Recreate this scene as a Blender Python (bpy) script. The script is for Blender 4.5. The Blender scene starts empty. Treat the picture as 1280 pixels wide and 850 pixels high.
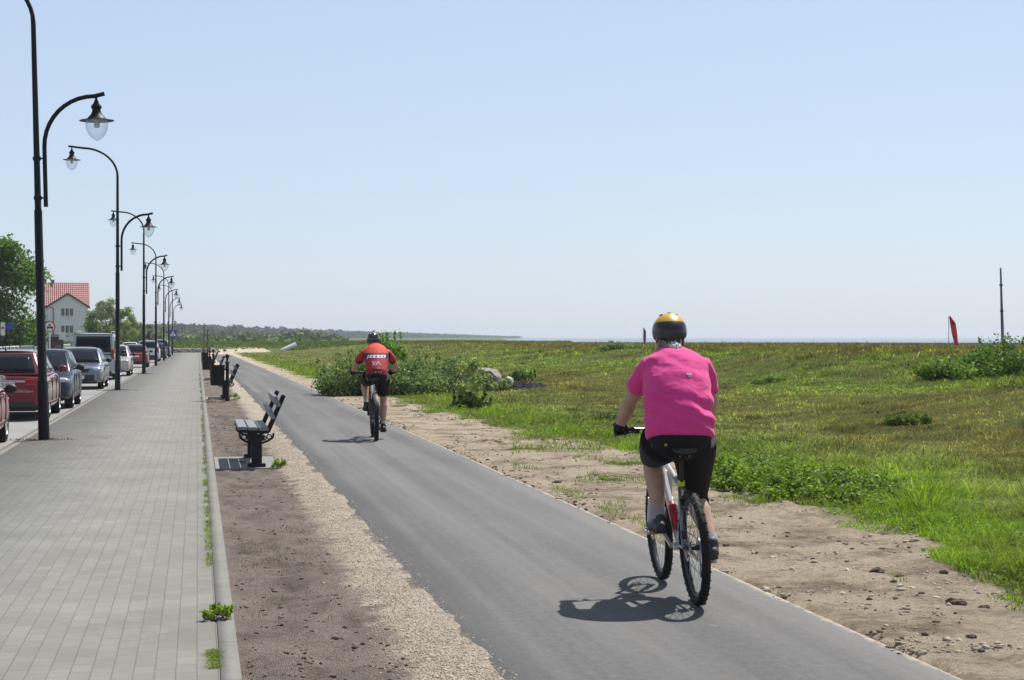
import bpy, bmesh, math, random
import numpy as np
from mathutils import Vector, Matrix
from mathutils.bvhtree import BVHTree
R = math.radians
random.seed(7)
rng = np.random.default_rng(11)
scn = bpy.context.scene
COL = scn.collection
# ---------------------------------------------------------------- camera, world, sun, exposure
F, CX, HY, CH = 2100.0, 640.0, 421.0, 1.62
TH = R(10.6)
cd = bpy.data.cameras.new('camera')
cam = bpy.data.objects.new('camera', cd)
COL.objects.link(cam)
cd.sensor_width = 36.0
cd.lens = F / 1280 * 36
cd.clip_start = 0.1
cd.clip_end = 20000
cam.location = (0, 0, CH)
cam.rotation_euler = (R(90) - 4 / F, 0, -TH)
scn.camera = cam

SUNV = Vector((.45, .50, 1.0)).normalized()
EL = math.asin(SUNV.z)
AZ = math.atan2(SUNV.x, SUNV.y)
w = bpy.data.worlds.new('World')
scn.world = w
w.use_nodes = True
wn = w.node_tree
bg = wn.nodes['Background']
sky = wn.nodes.new('ShaderNodeTexSky')
sky.sky_type = 'NISHITA'
sky.sun_disc = False
sky.sun_elevation = EL
sky.sun_rotation = AZ
sky.air_density = 1.0
sky.dust_density = 0.6
sky.ozone_density = 2.5
veil = wn.nodes.new('ShaderNodeMix'); veil.data_type = 'RGBA'; veil.blend_type = 'ADD'; veil.inputs[0].default_value = 1.0
thin = wn.nodes.new('ShaderNodeMix'); thin.data_type = 'RGBA'; thin.blend_type = 'MULTIPLY'; thin.inputs[0].default_value = 1.0
wn.links.new(sky.outputs[0], thin.inputs[6]); thin.inputs[7].default_value = (.65, .65, .65, 1)
wn.links.new(thin.outputs[2], veil.inputs[6])
veil.inputs[7].default_value = (4.9, 5.75, 7.15, 1)      # thin white summer haze high in the sky
# the haze lies low: higher up the sky is a deeper blue
gtc = wn.nodes.new('ShaderNodeTexCoord'); gse = wn.nodes.new('ShaderNodeSeparateXYZ'); wn.links.new(gtc.outputs['Generated'], gse.inputs[0])
grp = wn.nodes.new('ShaderNodeValToRGB'); wn.links.new(gse.outputs[2], grp.inputs[0])
for el_, (p_, v_) in zip([grp.color_ramp.elements[0], grp.color_ramp.elements[1], grp.color_ramp.elements.new(.4)], ((.21, 1.0), (1.0, .13), (.42, .26))):
    el_.position = p_; el_.color = (v_, v_, v_ * 1.02, 1)
deep = wn.nodes.new('ShaderNodeMix'); deep.data_type = 'RGBA'; deep.blend_type = 'MULTIPLY'; deep.inputs[0].default_value = 1.0
wn.links.new(veil.outputs[2], deep.inputs[6]); wn.links.new(grp.outputs[0], deep.inputs[7])
wn.links.new(deep.outputs[2], bg.inputs[0])
bg.inputs[1].default_value = 0.055
sd = bpy.data.lights.new('sun', 'SUN')
sd.energy = 4.6
sd.angle = R(0.53)
sd.color = (1.0, .96, .89)
sun = bpy.data.objects.new('sun', sd)
COL.objects.link(sun)
sun.rotation_euler = (-SUNV).to_track_quat('-Z', 'Y').to_euler()
scn.view_settings.view_transform = 'Standard'
scn.view_settings.look = 'None'
scn.view_settings.exposure = 0.45
scn.view_settings.gamma = 1.0
scn.view_settings.use_curve_mapping = False
scn.cycles.max_bounces = 6
scn.cycles.transparent_max_bounces = 12
scn.cycles.use_denoising = True

# ---------------------------------------------------------------- placement helpers
def P(px, d, z=0.0):
    xc = (px - CX) / F * d
    return Vector((xc * math.cos(TH) + d * math.sin(TH), -xc * math.sin(TH) + d * math.cos(TH), z))
def gz(Y):
    return -0.3 * min(max((Y - 45) / 135, 0), 1)
def gzn(Y):
    return -0.3 * np.clip((Y - 45) / 135, 0, 1)

def _hash(ix, iy, seed):
    n = (ix.astype(np.int64) * 374761393 + iy.astype(np.int64) * 668265263 + seed * 1442695041) & 0x7fffffff
    n = ((n ^ (n >> 13)) * 1274126177) & 0x7fffffff
    n = (n ^ (n >> 16)) & 0xffff
    return n / 65535.0
def vnoise(x, y, seed=0):
    x = np.asarray(x, float); y = np.asarray(y, float)
    ix = np.floor(x); iy = np.floor(y)
    fx = x - ix; fy = y - iy
    fx = fx * fx * (3 - 2 * fx); fy = fy * fy * (3 - 2 * fy)
    a = _hash(ix, iy, seed); b = _hash(ix + 1, iy, seed)
    c = _hash(ix, iy + 1, seed); d = _hash(ix + 1, iy + 1, seed)
    return a + (b - a) * fx + (c - a) * fy + (a - b - c + d) * fx * fy
def fbm(x, y, seed=0, o=4):
    s = 0; amp = .5; t = 0
    for k in range(o):
        s = s + amp * vnoise(x * 2 ** k, y * 2 ** k, seed + k * 17); t += amp; amp *= .5
    return s / t
def sst(a, b, x):
    t = np.clip((x - a) / (b - a), 0, 1)
    return t * t * (3 - 2 * t)

def edge(Y):            # where the meadow begins, right of the path
    Y = np.asarray(Y, float)
    e = 5.75 + .75 * (fbm(Y / 3.1, 0 * Y + 3.3, 5, 3) - .5) * 2
    e = e - .35 * sst(20, 28, Y) + .5 * sst(16, 19, Y) * (1 - sst(21, 24, Y)) - .5 * sst(15.0, 12.5, Y)
    return e - 1.0 * sst(30, 60, Y)
def bank(X, Y):
    n = fbm(X / 9, Y / 13, 3, 3) - .5
    top = 1.07 + .32 * n
    u = sst(8.0, 24, X + 5 * n)
    b = top * u
    b = b + .12 * (fbm(X / 1.7, Y / 2.1, 8, 3) - .5) * sst(6.5, 9, X) + .22 * (fbm(X / 4.5, Y / 6.0, 18, 2) - .5) * sst(8, 13, X)
    fall = sst(48, 80, X)
    return b * (1 - fall) + (-4.2) * fall
def coast(Y):
    return 80 + np.clip(Y - 300, 0, None) * .178
def ground_h(X, Y):
    X = np.asarray(X, float); Y = np.asarray(Y, float)
    g = gzn(Y)
    right = g + .012 + .06 * (fbm(X / .5, Y / .7, 21, 3) - .5) * sst(3.6, 4.2, X) + .055 * (fbm(X / .15, Y / .26, 23, 2) - .5) * sst(3.62, 3.95, X) * (.35 + 1.2 * sst(.45, .65, fbm(X / .8, Y / 1.1, 25, 2))) + bank(np.where(X > 48, 48, X), Y)
    near = np.where(X > 3.62, right, np.where(X > 3.5, g - .07 + (X - 3.5) / .12 * (right - g + .07), g - .07))
    near = np.where(X < -2.85, g - .17, near)
    near = np.where(X < -10.4, g - .02 + .1 * (fbm(X / 6, Y / 6, 31, 3) - .5), near)
    # low green bank beyond the end of the promenade
    far = .62 + .5 * (fbm(X / 14, Y / 14, 9, 3) - .5)
    f = sst(206, 232, Y)
    z = near * (1 - f) + np.maximum(far, near * .9) * f
    f2 = sst(260, 420, Y)
    z = z * (1 - f2) + (.2 + .3 * (fbm(X / 40, Y / 40, 12, 2) - .5)) * f2
    fall = sst(0, 30, X - np.maximum(coast(Y) - 30, 50))
    return z * (1 - fall) + (-4.2) * fall

# ---------------------------------------------------------------- node materials
class NM:
    def __init__(s, name):
        s.m = bpy.data.materials.new(name); s.m.use_nodes = True
        s.t = s.m.node_tree; s.b = s.t.nodes['Principled BSDF']; s.out = s.t.nodes['Material Output']
        s._co = None
    def n(s, typ, **kw):
        nd = s.t.nodes.new(typ)
        for k, v in kw.items(): setattr(nd, k, v)
        return nd
    def L(s, a, b): s.t.links.new(a, b)
    def setin(s, sock, v):
        if hasattr(v, 'links') or isinstance(v, bpy.types.NodeSocket): s.L(v, sock)
        else: sock.default_value = (*v, 1) if isinstance(v, tuple) and len(v) == 3 and sock.type == 'RGBA' else v
    def co(s, scale=(1, 1, 1), rot=(0, 0, 0)):
        tc = s.n('ShaderNodeTexCoord'); mp = s.n('ShaderNodeMapping')
        mp.inputs['Scale'].default_value = scale; mp.inputs['Rotation'].default_value = rot
        s.L(tc.outputs['Object'], mp.inputs[0]); return mp.outputs[0]
    def noise(s, scale, detail=4, rough=.6, vec=None, dist=0.0):
        nd = s.n('ShaderNodeTexNoise'); nd.inputs['Scale'].default_value = scale
        nd.inputs['Detail'].default_value = detail; nd.inputs['Roughness'].default_value = rough
        nd.inputs['Distortion'].default_value = dist
        s.L(vec if vec is not None else s.co(), nd.inputs['Vector']); return nd.outputs['Fac']
    def ramp(s, fac, stops, const=False):
        nd = s.n('ShaderNodeValToRGB'); cr = nd.color_ramp
        if const: cr.interpolation = 'CONSTANT'
        while len(cr.elements) < len(stops): cr.elements.new(.5)
        for e, (p, c) in zip(cr.elements, stops):
            e.position = p; e.color = (*c, 1) if len(c) == 3 else c
        s.L(fac, nd.inputs[0]); return nd.outputs[0]
    def mix(s, fac, a, b, mode='MIX'):
        nd = s.n('ShaderNodeMix', data_type='RGBA', blend_type=mode)
        s.setin(nd.inputs[0], fac); s.setin(nd.inputs[6], a); s.setin(nd.inputs[7], b); return nd.outputs[2]
    def math(s, op, a, b=0.0, clamp=False):
        nd = s.n('ShaderNodeMath', operation=op, use_clamp=clamp); s.setin(nd.inputs[0], a); s.setin(nd.inputs[1], b); return nd.outputs[0]
    def bump(s, h, strength=.5, dist=.01):
        nd = s.n('ShaderNodeBump'); nd.inputs['Strength'].default_value = strength; nd.inputs['Distance'].default_value = dist
        s.L(h, nd.inputs['Height']); s.L(nd.outputs[0], s.b.inputs['Normal'])
    def base(s, c): s.setin(s.b.inputs['Base Color'], c)
    def rough(s, v): s.setin(s.b.inputs['Roughness'], v)
    def attr(s, name='Col'):
        nd = s.n('ShaderNodeAttribute'); nd.attribute_name = name; return nd.outputs['Color']

def simple(name, c, rough=.5, metal=0.0, coat=0.0, var=.12, scale=8.0, spec=.5, bump=0.0, bscale=60.0):
    m = NM(name)
    lo = tuple(max(0, x * (1 - var)) for x in c); hi = tuple(min(1, x * (1 + var)) for x in c)
    m.base(m.ramp(m.noise(scale, 4), [(.3, lo), (.7, hi)]))
    m.rough(rough); m.b.inputs['Metallic'].default_value = metal
    m.b.inputs['Coat Weight'].default_value = coat; m.b.inputs['Coat Roughness'].default_value = .05
    m.b.inputs['Specular IOR Level'].default_value = spec
    if bump: m.bump(m.noise(bscale, 4), bump, .004)
    return m.m
def paint(name, c, metal=.0, rough=.35):
    return simple(name, c, rough, metal, 1.0, .05, 3.0)
def leafmat(name, trans=.35, rough=.5, spec=.3):
    m = NM(name)
    col = m.attr(); m.base(col); m.rough(rough); m.b.inputs['Specular IOR Level'].default_value = spec
    tr = m.n('ShaderNodeBsdfTranslucent'); m.L(m.mix(1.0, col, (1.0, 1.1, .55), 'MULTIPLY'), tr.inputs[0])
    mx = m.n('ShaderNodeMixShader'); mx.inputs[0].default_value = trans
    m.L(m.b.outputs[0], mx.inputs[1]); m.L(tr.outputs[0], mx.inputs[2]); m.L(mx.outputs[0], m.out.inputs[0])
    return m.m

M = {}
M['iron'] = simple('black_painted_iron', (.011, .012, .015), .5, 0, .0, .2, 20, .25, .15, 90)
M['rubber'] = simple('tyre_rubber', (.014, .014, .015), .75, 0, 0, .25, 30, .3, .3, 140)
M['blackplastic'] = simple('black_plastic', (.02, .02, .022), .5, 0, 0, .2, 20)
M['darkplastic'] = simple('dark_bumper_plastic', (.03, .03, .032), .6, 0, 0, .15, 10)
M['steel'] = simple('brushed_steel', (.55, .55, .56), .35, .9, 0, .1, 30)
M['alloy'] = simple('wheel_alloy', (.6, .6, .62), .35, .7, .3, .08, 20)
M['chrome'] = simple('bright_chrome', (.75, .75, .76), .15, 1, 0, .05, 10)
M['whitepaint'] = simple('white_paint', (.78, .78, .77), .5, 0, 0, .06, 5)
M['carglass'] = simple('car_glass', (.008, .011, .013), .05, 0, .0, .2, 2, .28)
M['redlamp'] = simple('red_lamp_plastic', (.35, .012, .015), .15, 0, 1, .1, 10)
M['clearlamp'] = simple('clear_lamp_plastic', (.55, .57, .6), .1, .2, 1, .1, 40)
M['lime'] = simple('lime_anodised', (.45, .62, .03), .35, .2, .3, .05, 20)
M['skin'] = simple('skin', (.50, .31, .23), .55, 0, 0, .14, 22, .35, .1, 140)
M['concrete'] = simple('cast_concrete', (.24, .23, .215), .9, 0, 0, .22, 7, .2, .4, 60)

# lamp globe: lightly frosted clear plastic
m = NM('frosted_lamp_globe')
m.base((.75, .8, .82)); m.rough(.08)
tr = m.n('ShaderNodeBsdfTransparent'); tr.inputs[0].default_value = (.93, .95, .97, 1)
mx = m.n('ShaderNodeMixShader')
lw = m.n('ShaderNodeLayerWeight'); lw.inputs[0].default_value = .35
m.L(m.math('ADD', m.math('MULTIPLY', lw.outputs['Facing'], .45), m.math('MULTIPLY', m.noise(5, 3), .16), True), mx.inputs[0])
m.L(tr.outputs[0], mx.inputs[1]); m.L(m.b.outputs[0], mx.inputs[2]); m.L(mx.outputs[0], m.out.inputs[0])
M['globe'] = m.m

# pavement of grey concrete bricks laid lengthways
m = NM('grey_paver_bricks')
mp = m.co((1, 1, 1), (0, 0, R(90)))
br = m.n('ShaderNodeTexBrick'); br.offset = .5; br.squash = 1
br.inputs['Scale'].default_value = 1.0; br.inputs['Brick Width'].default_value = .2; br.inputs['Row Height'].default_value = .1
br.inputs['Mortar Size'].default_value = .0032; br.inputs['Mortar Smooth'].default_value = .15; br.inputs['Bias'].default_value = 0.0
br.inputs['Color1'].default_value = (.172, .169, .155, 1); br.inputs['Color2'].default_value = (.200, .197, .182, 1)
br.inputs['Mortar'].default_value = (.115, .110, .100, 1)
nz = m.n('ShaderNodeTexNoise'); nz.inputs['Scale'].default_value = 3.0; nz.inputs['Detail'].default_value = 3
m.L(m.co(), nz.inputs['Vector'])
vadd = m.n('ShaderNodeMix', data_type='VECTOR'); vadd.inputs[0].default_value = .006
m.L(mp, vadd.inputs[4]); m.L(nz.outputs['Color'], vadd.inputs[5]); m.L(vadd.outputs[1], br.inputs['Vector'])
c = m.mix(1.0, br.outputs['Color'], m.ramp(m.noise(.9, 5, .65), [(.3, (.82, .82, .80)), (.7, (1.10, 1.10, 1.09))]), 'MULTIPLY')
c = m.mix(1.0, c, m.ramp(m.noise(140, 3, .7), [(.25, (.8, .8, .8)), (.75, (1.15, 1.15, 1.15))]), 'MULTIPLY')
st = m.ramp(m.noise(1.6, 6, .75, m.co((1, .45, 1))), [(.56, (0, 0, 0)), (.76, (.5, .5, .5))])
c = m.mix(st, c, (.27, .25, .21))
m.base(c); m.rough(.88)
inv = m.math('MULTIPLY', br.outputs['Fac'], -1.0)
m.bump(m.math('ADD', inv, m.math('MULTIPLY', m.noise(160, 3), .25)), .3, .004)
M['paver'] = m.m

m = NM('kerb_concrete')
sep = m.n('ShaderNodeSeparateXYZ'); m.L(m.co(), sep.inputs[0])
fr = m.math('FRACT', sep.outputs[1]); jt = m.math('LESS_THAN', fr, .012)
c = m.ramp(m.noise(3, 6, .65), [(.3, (.155, .150, .136)), (.7, (.215, .21, .19))])
c = m.mix(1.0, c, m.ramp(m.noise(90, 3), [(.3, (.85, .85, .85)), (.7, (1.1, 1.1, 1.1))]), 'MULTIPLY')
m.base(m.mix(jt, c, (.1, .095, .08))); m.rough(.9); m.bump(m.noise(80, 4), .4, .004)
M['kerb'] = m.m

m = NM('bike_path_asphalt')
sep = m.n('ShaderNodeSeparateXYZ'); m.L(m.co(), sep.inputs[0])
c = m.ramp(m.noise(.5, 5, .6, m.co((1, .45, 1))), [(.3, (.074, .072, .072)), (.7, (.116, .113, .112))])
c = m.mix(1.0, c, m.ramp(m.noise(110, 4, .85), [(.25, (.42, .42, .42)), (.75, (1.55, 1.55, 1.55))]), 'MULTIPLY')
c = m.mix(1.0, c, m.ramp(m.noise(16, 5, .8), [(.3, (.74, .74, .74)), (.7, (1.18, 1.18, 1.18))]), 'MULTIPLY')
scuff = m.ramp(m.noise(7.0, 5, .7, m.co((1, .8, 1))), [(.64, (0, 0, 0)), (.76, (.45, .45, .45))])
c = m.mix(scuff, c, (.30, .29, .27))
# pale wheel-worn streaks along the path
band = m.ramp(m.noise(1.0, 4, .6, m.co((2.4, .03, 1))), [(.42, (0, 0, 0)), (.72, (.42, .42, .42))])
c = m.mix(band, c, (.24, .235, .225))
# sand blown in from both edges
lft = m.math('SUBTRACT', 1.0, m.math('MULTIPLY', m.math('SUBTRACT', sep.outputs[0], 1.33), 3.6), True)
rgt = m.math('SUBTRACT', 1.0, m.math('MULTIPLY', m.math('SUBTRACT', 3.56, sep.outputs[0]), 6.5), True)
e = m.math('MAXIMUM', lft, rgt)
sandn = m.noise(7, 6, .75)
sm = m.math('MULTIPLY', m.math('SUBTRACT', m.math('ADD', e, sandn), 1.12), 3.2, True)
c = m.mix(sm, c, m.ramp(m.noise(120, 2), [(.3, (.30, .25, .19)), (.7, (.50, .43, .34))]))
m.base(c); m.rough(.86); m.bump(m.noise(190, 3, .7), .7, .004)
M['asphalt'] = m.m

m = NM('road_asphalt')
c = m.ramp(m.noise(.4, 5, .6), [(.3, (.21, .21, .203)), (.7, (.27, .266, .258))])
c = m.mix(1.0, c, m.ramp(m.noise(110, 3, .8), [(.25, (.7, .7, .7)), (.75, (1.25, 1.25, 1.25))]), 'MULTIPLY')
m.base(c); m.rough(.9); m.bump(m.noise(150, 3), .4, .004)
M['road'] = m.m

# bare soil with a band of pale grit along the path
m = NM('soil_and_grit')
sep = m.n('ShaderNodeSeparateXYZ'); m.L(m.co(), sep.inputs[0])
soil = m.ramp(m.noise(2.4, 8, .7, m.co((1, .55, 1))), [(.30, (.14, .11, .092)), (.5, (.32, .265, .228)), (.72, (.43, .37, .32))])
soil = m.mix(1.0, soil, m.ramp(m.noise(60, 5, .8), [(.36, (.34, .33, .32)), (.48, (.95, .95, .95)), (.72, (1.3, 1.3, 1.3))]), 'MULTIPLY')
vo = m.n('ShaderNodeTexVoronoi'); vo.inputs['Scale'].default_value = 130; m.L(m.co(), vo.inputs['Vector'])
hs = m.n('ShaderNodeSeparateColor'); m.L(vo.outputs['Color'], hs.inputs[0])
grit = m.ramp(hs.outputs[0], [(.0, (.48, .38, .28)), (.35, (.74, .62, .49)), (.75, (.82, .72, .59)), (1, (.88, .83, .76))])
grit = m.mix(1.0, grit, m.ramp(m.noise(3.5, 5, .7), [(.3, (.72, .70, .68)), (.65, (1.05, 1.05, 1.04))]), 'MULTIPLY')
nn = m.math('MULTIPLY', m.math('SUBTRACT', m.noise(3.2, 7, .72), .5), .75)
fade = m.math('MULTIPLY', m.math('SUBTRACT', m.math('ADD', sep.outputs[0], nn), .955), 6.5, True)
m.base(m.mix(fade, soil, grit)); m.rough(.95); m.b.inputs['Specular IOR Level'].default_value = .15
hh = m.math('ADD', m.math('MULTIPLY', m.noise(45, 6, .75), 1.0), m.math('MULTIPLY', vo.outputs['Distance'], .8))
m.bump(hh, 1.0, .035)
M['soil'] = m.m

# the ground: sandy verge, meadow under the grass
m = NM('sandy_ground_and_meadow')
col = m.attr('Col'); sp = m.n('ShaderNodeSeparateColor'); m.L(col, sp.inputs[0])
sand = m.ramp(m.noise(1.3, 9, .76), [(.34, (.24, .185, .13)), (.44, (.42, .335, .245)), (.52, (.63, .52, .39)), (.7, (.72, .61, .47))])
sand = m.mix(1.0, sand, m.ramp(m.noise(26, 6, .8), [(.33, (.40, .38, .36)), (.46, (1.0, 1.0, 1.0)), (.72, (1.3, 1.28, 1.25))]), 'MULTIPLY')
straw = m.ramp(m.noise(9, 6, .8, m.co((1, 1, 1)), 1.5), [(.52, (0, 0, 0)), (.7, (.55, .55, .55))])
sand = m.mix(straw, sand, (.52, .45, .33))
mead = m.ramp(m.noise(2.2, 8, .8), [(.25, (.08, .095, .022)), (.5, (.13, .155, .036)), (.68, (.175, .165, .055)), (.85, (.18, .125, .065))])
mead = m.mix(1.0, mead, m.ramp(m.noise(14, 5, .8), [(.3, (.6, .6, .6)), (.7, (1.3, 1.3, 1.2))]), 'MULTIPLY')
mk = m.math('ADD', sp.outputs[0], m.math('MULTIPLY', m.math('SUBTRACT', m.noise(2.8, 6, .7), .5), .9))
mk = m.math('MULTIPLY', m.math('SUBTRACT', mk, .42), 5.0, True)
g2 = m.mix(sp.outputs[1], mead, m.ramp(m.noise(.6, 5), [(.3, (.07, .1, .03)), (.7, (.13, .15, .06))]))
m.base(m.mix(mk, sand, g2)); m.rough(.95); m.b.inputs['Specular IOR Level'].default_value = .1
m.bump(m.math('ADD', m.noise(17, 8, .8), m.math('MULTIPLY', m.noise(90, 3), .4)), 1.0, .11)
M['ground'] = m.m

m = NM('sea_water')
m.base(m.ramp(m.noise(.01, 4), [(.3, (.10, .15, .19)), (.7, (.15, .20, .25))])); m.rough(.35)
m.bump(m.noise(.25, 4, .6, m.co((1, 2.2, 1))), .35, .6)
M['sea'] = m.m

M['grass'] = leafmat('grass_blades', .45, .7, .1)
M['leaf'] = leafmat('bush_leaves', .35, .6, .18)
M['far'] = leafmat('far_wood_leaves', .1, .9, 0)
M['bark'] = simple('tree_bark', (.10, .08, .06), .9, 0, 0, .35, 9, .2, .5, 30)

# ---------------------------------------------------------------- mesh helpers
def tag(o, label=None, cat=None, group=None, kind=None):
    if label: o['label'] = label
    if cat: o['category'] = cat
    if group: o['group'] = group
    if kind: o['kind'] = kind
    return o
def empty(name, loc=(0, 0, 0), rz=0.0, label=None, cat=None, group=None):
    o = bpy.data.objects.new(name, None); COL.objects.link(o)
    o.location = loc; o.rotation_euler = (0, 0, rz); o.empty_display_size = .1
    return tag(o, label, cat, group)
def np_mesh(name, V, Fc, mat, parent=None, smooth=False, col=None):
    V = np.asarray(V, np.float32); Fc = np.asarray(Fc, np.int32); k = Fc.shape[1]
    me = bpy.data.meshes.new(name)
    me.vertices.add(len(V)); me.vertices.foreach_set('co', V.ravel())
    me.loops.add(Fc.size); me.loops.foreach_set('vertex_index', Fc.ravel())
    me.polygons.add(len(Fc)); me.polygons.foreach_set('loop_start', np.arange(0, Fc.size, k, dtype=np.int32))
    try: me.polygons.foreach_set('loop_total', np.full(len(Fc), k, np.int32))
    except Exception: pass
    if smooth: me.polygons.foreach_set('use_smooth', np.ones(len(Fc), bool))
    me.update(calc_edges=True); me.validate()
    if col is not None:
        a = me.attributes.new('Col', 'FLOAT_COLOR', 'POINT')
        c4 = np.ones((len(V), 4), np.float32); c4[:, :3] = col; a.data.foreach_set('color', c4.ravel())
    me.materials.append(mat)
    o = bpy.data.objects.new(name, me); COL.objects.link(o); o.parent = parent
    return o

class MB:
    """collects shapes; build() links them as one mesh object"""
    def __init__(s): s.v = []; s.f = []; s.mi = []
    def add(s, V, Fs, mi=0):
        o = len(s.v); s.v += [tuple(v) for v in V]; s.f += [tuple(i + o for i in f) for f in Fs]; s.mi += [mi] * len(Fs); return s
    def box(s, c, size, rot=None, mi=0):
        hx, hy, hz = (q / 2 for q in size)
        V = [Vector((x * hx, y * hy, z * hz)) for x in (-1, 1) for y in (-1, 1) for z in (-1, 1)]
        if rot is not None: V = [rot @ v for v in V]
        V = [v + Vector(c) for v in V]
        return s.add(V, [(0, 1, 3, 2), (4, 6, 7, 5), (0, 4, 5, 1), (2, 3, 7, 6), (0, 2, 6, 4), (1, 5, 7, 3)], mi)
    def tube(s, pts, r, n=10, ref=(1, 0, 0), cap=True, dome=False, mi=0):
        pts = [Vector(p) for p in pts]; k = len(pts)
        rr = [(q, q) if not isinstance(q, tuple) else q for q in (r if isinstance(r, (list,)) else [r] * k)]
        tan = []
        for i in range(k):
            a = pts[max(i - 1, 0)]; b = pts[min(i + 1, k - 1)]
            t = (b - a); tan.append(t.normalized() if t.length > 1e-9 else Vector((0, 0, 1)))
        if dome:
            def ext(p, t, q, sg):
                out = []
                for fz in (.5, .85, 1.0):
                    c = math.sqrt(max(1 - fz * fz, .0004)); out.append((p + t * (sg * fz * min(q)), (q[0] * c, q[1] * c), t))
                return out
            A = ext(pts[0], tan[0], rr[0], -1)[::-1]; B = ext(pts[-1], tan[-1], rr[-1], 1)
            seq = A + [(p, q, t) for p, q, t in zip(pts, rr, tan)] + B
            pts = [q[0] for q in seq]; rr = [q[1] for q in seq]; tan = [q[2] for q in seq]; k = len(pts)
        V = []; ref = Vector(ref); u0 = None
        for p, (a, b), t in zip(pts, rr, tan):
            base = ref if u0 is None else u0
            u = base - t * base.dot(t)
            if u.length < 1e-3:
                u = Vector((0, 0, 1)) - t * t.z
                if u.length < 1e-3: u = Vector((0, 1, 0)) - t * t.y
            u.normalize(); u0 = u; v = t.cross(u)
            for j in range(n):
                an = 2 * math.pi * j / n
                V.append(p + u * (a * math.cos(an)) + v * (b * math.sin(an)))
        Fs = [(i * n + j, i * n + (j + 1) % n, (i + 1) * n + (j + 1) % n, (i + 1) * n + j) for i in range(k - 1) for j in range(n)]
        if cap: Fs += [tuple(range(n))[::-1], tuple((k - 1) * n + j for j in range(n))]
        return s.add(V, Fs, mi)
    def lathe(s, prof, n=24, c=(0, 0, 0), axis='z', mi=0, closed=False):
        V = []; k = len(prof); c = Vector(c)
        for (r, h) in prof:
            for j in range(n):
                a = 2 * math.pi * j / n; x, y = r * math.cos(a), r * math.sin(a)
                V.append(c + (Vector((x, y, h)) if axis == 'z' else Vector((h, x, y)) if axis == 'x' else Vector((x, h, y))))
        kk = k if closed else k - 1
        Fs = [(i * n + j, i * n + (j + 1) % n, ((i + 1) % k) * n + (j + 1) % n, ((i + 1) % k) * n + j) for i in range(kk) for j in range(n)]
        if not closed:
            if prof[0][0] > 1e-6: Fs.append(tuple(range(n))[::-1])
            if prof[-1][0] > 1e-6: Fs.append(tuple((k - 1) * n + j for j in range(n)))
        return s.add(V, Fs, mi)
    def torus(s, Rr, r, n=40, m=10, c=(0, 0, 0), axis='x', r2=None, mi=0):
        prof = [(Rr + r * math.cos(2 * math.pi * i / m), (r2 or r) * math.sin(2 * math.pi * i / m)) for i in range(m)]
        return s.lathe(prof, n, c, axis, mi, True)
    def ball(s, c, r, n=14, k=9, mi=0):
        rx, ry, rz = r if isinstance(r, tuple) else (r, r, r); c = Vector(c)
        V = []
        for i in range(k + 1):
            t = math.pi * i / k; q = max(math.sin(t), .002)
            for j in range(n):
                a = 2 * math.pi * j / n; V.append(c + Vector((rx * q * math.cos(a), ry * q * math.sin(a), rz * math.cos(t))))
        return s.add(V, [(i * n + j, (i + 1) * n + j, (i + 1) * n + (j + 1) % n, i * n + (j + 1) % n) for i in range(k) for j in range(n)], mi)
    def prism(s, poly, y0, y1, axis='y', mi=0):
        n = len(poly)
        f = (lambda a, b, h: (a, h, b)) if axis == 'y' else (lambda a, b, h: (h, a, b)) if axis == 'x' else (lambda a, b, h: (a, b, h))
        V = [f(a, b, y0) for a, b in poly] + [f(a, b, y1) for a, b in poly]
        return s.add(V, [(i, (i + 1) % n, n + (i + 1) % n, n + i) for i in range(n)] + [tuple(range(n))[::-1], tuple(range(n, 2 * n))], mi)
    def loft(s, rings, cap=True, mi=0):
        n = len(rings[0]); k = len(rings); V = [p for r in rings for p in r]
        Fs = [(i * n + j, i * n + (j + 1) % n, (i + 1) * n + (j + 1) % n, (i + 1) * n + j) for i in range(k - 1) for j in range(n)]
        if cap: Fs += [tuple(range(n))[::-1], tuple((k - 1) * n + j for j in range(n))]
        return s.add(V, Fs, mi)
    def xf(s, fn): s.v = [tuple(fn(Vector(v))) for v in s.v]; return s
    def mesh(s, name, mats, smooth=True):
        me = bpy.data.meshes.new(name); me.from_pydata(s.v, [], s.f)
        for q in (mats if isinstance(mats, (list, tuple)) else [mats]): me.materials.append(q)
        me.polygons.foreach_set('material_index', s.mi)
        bm = bmesh.new(); bm.from_mesh(me); bmesh.ops.recalc_face_normals(bm, faces=bm.faces[:]); bm.to_mesh(me); bm.free()
        if smooth:
            me.polygons.foreach_set('use_smooth', np.ones(len(me.polygons), bool))
            try: me.set_sharp_from_angle(angle=R(38))
            except Exception: pass
        me.update(); return me
    def build(s, name, mats, parent=None, smooth=True, bevel=0.0, sub=0):
        o = bpy.data.objects.new(name, s.mesh(name, mats, smooth)); COL.objects.link(o); o.parent = parent
        if bevel:
            b = o.modifiers.new('b', 'BEVEL'); b.width = bevel; b.segments = 2; b.limit_method = 'ANGLE'; b.angle_limit = R(35)
        if sub:
            q = o.modifiers.new('s', 'SUBSURF'); q.levels = q.render_levels = sub
        return o
def bake(o):
    """replace the object's mesh by its modified mesh"""
    dg = bpy.context.evaluated_depsgraph_get(); dg.update()
    me = bpy.data.meshes.new_from_object(o.evaluated_get(dg)); o.modifiers.clear(); o.data = me; return o
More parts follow.
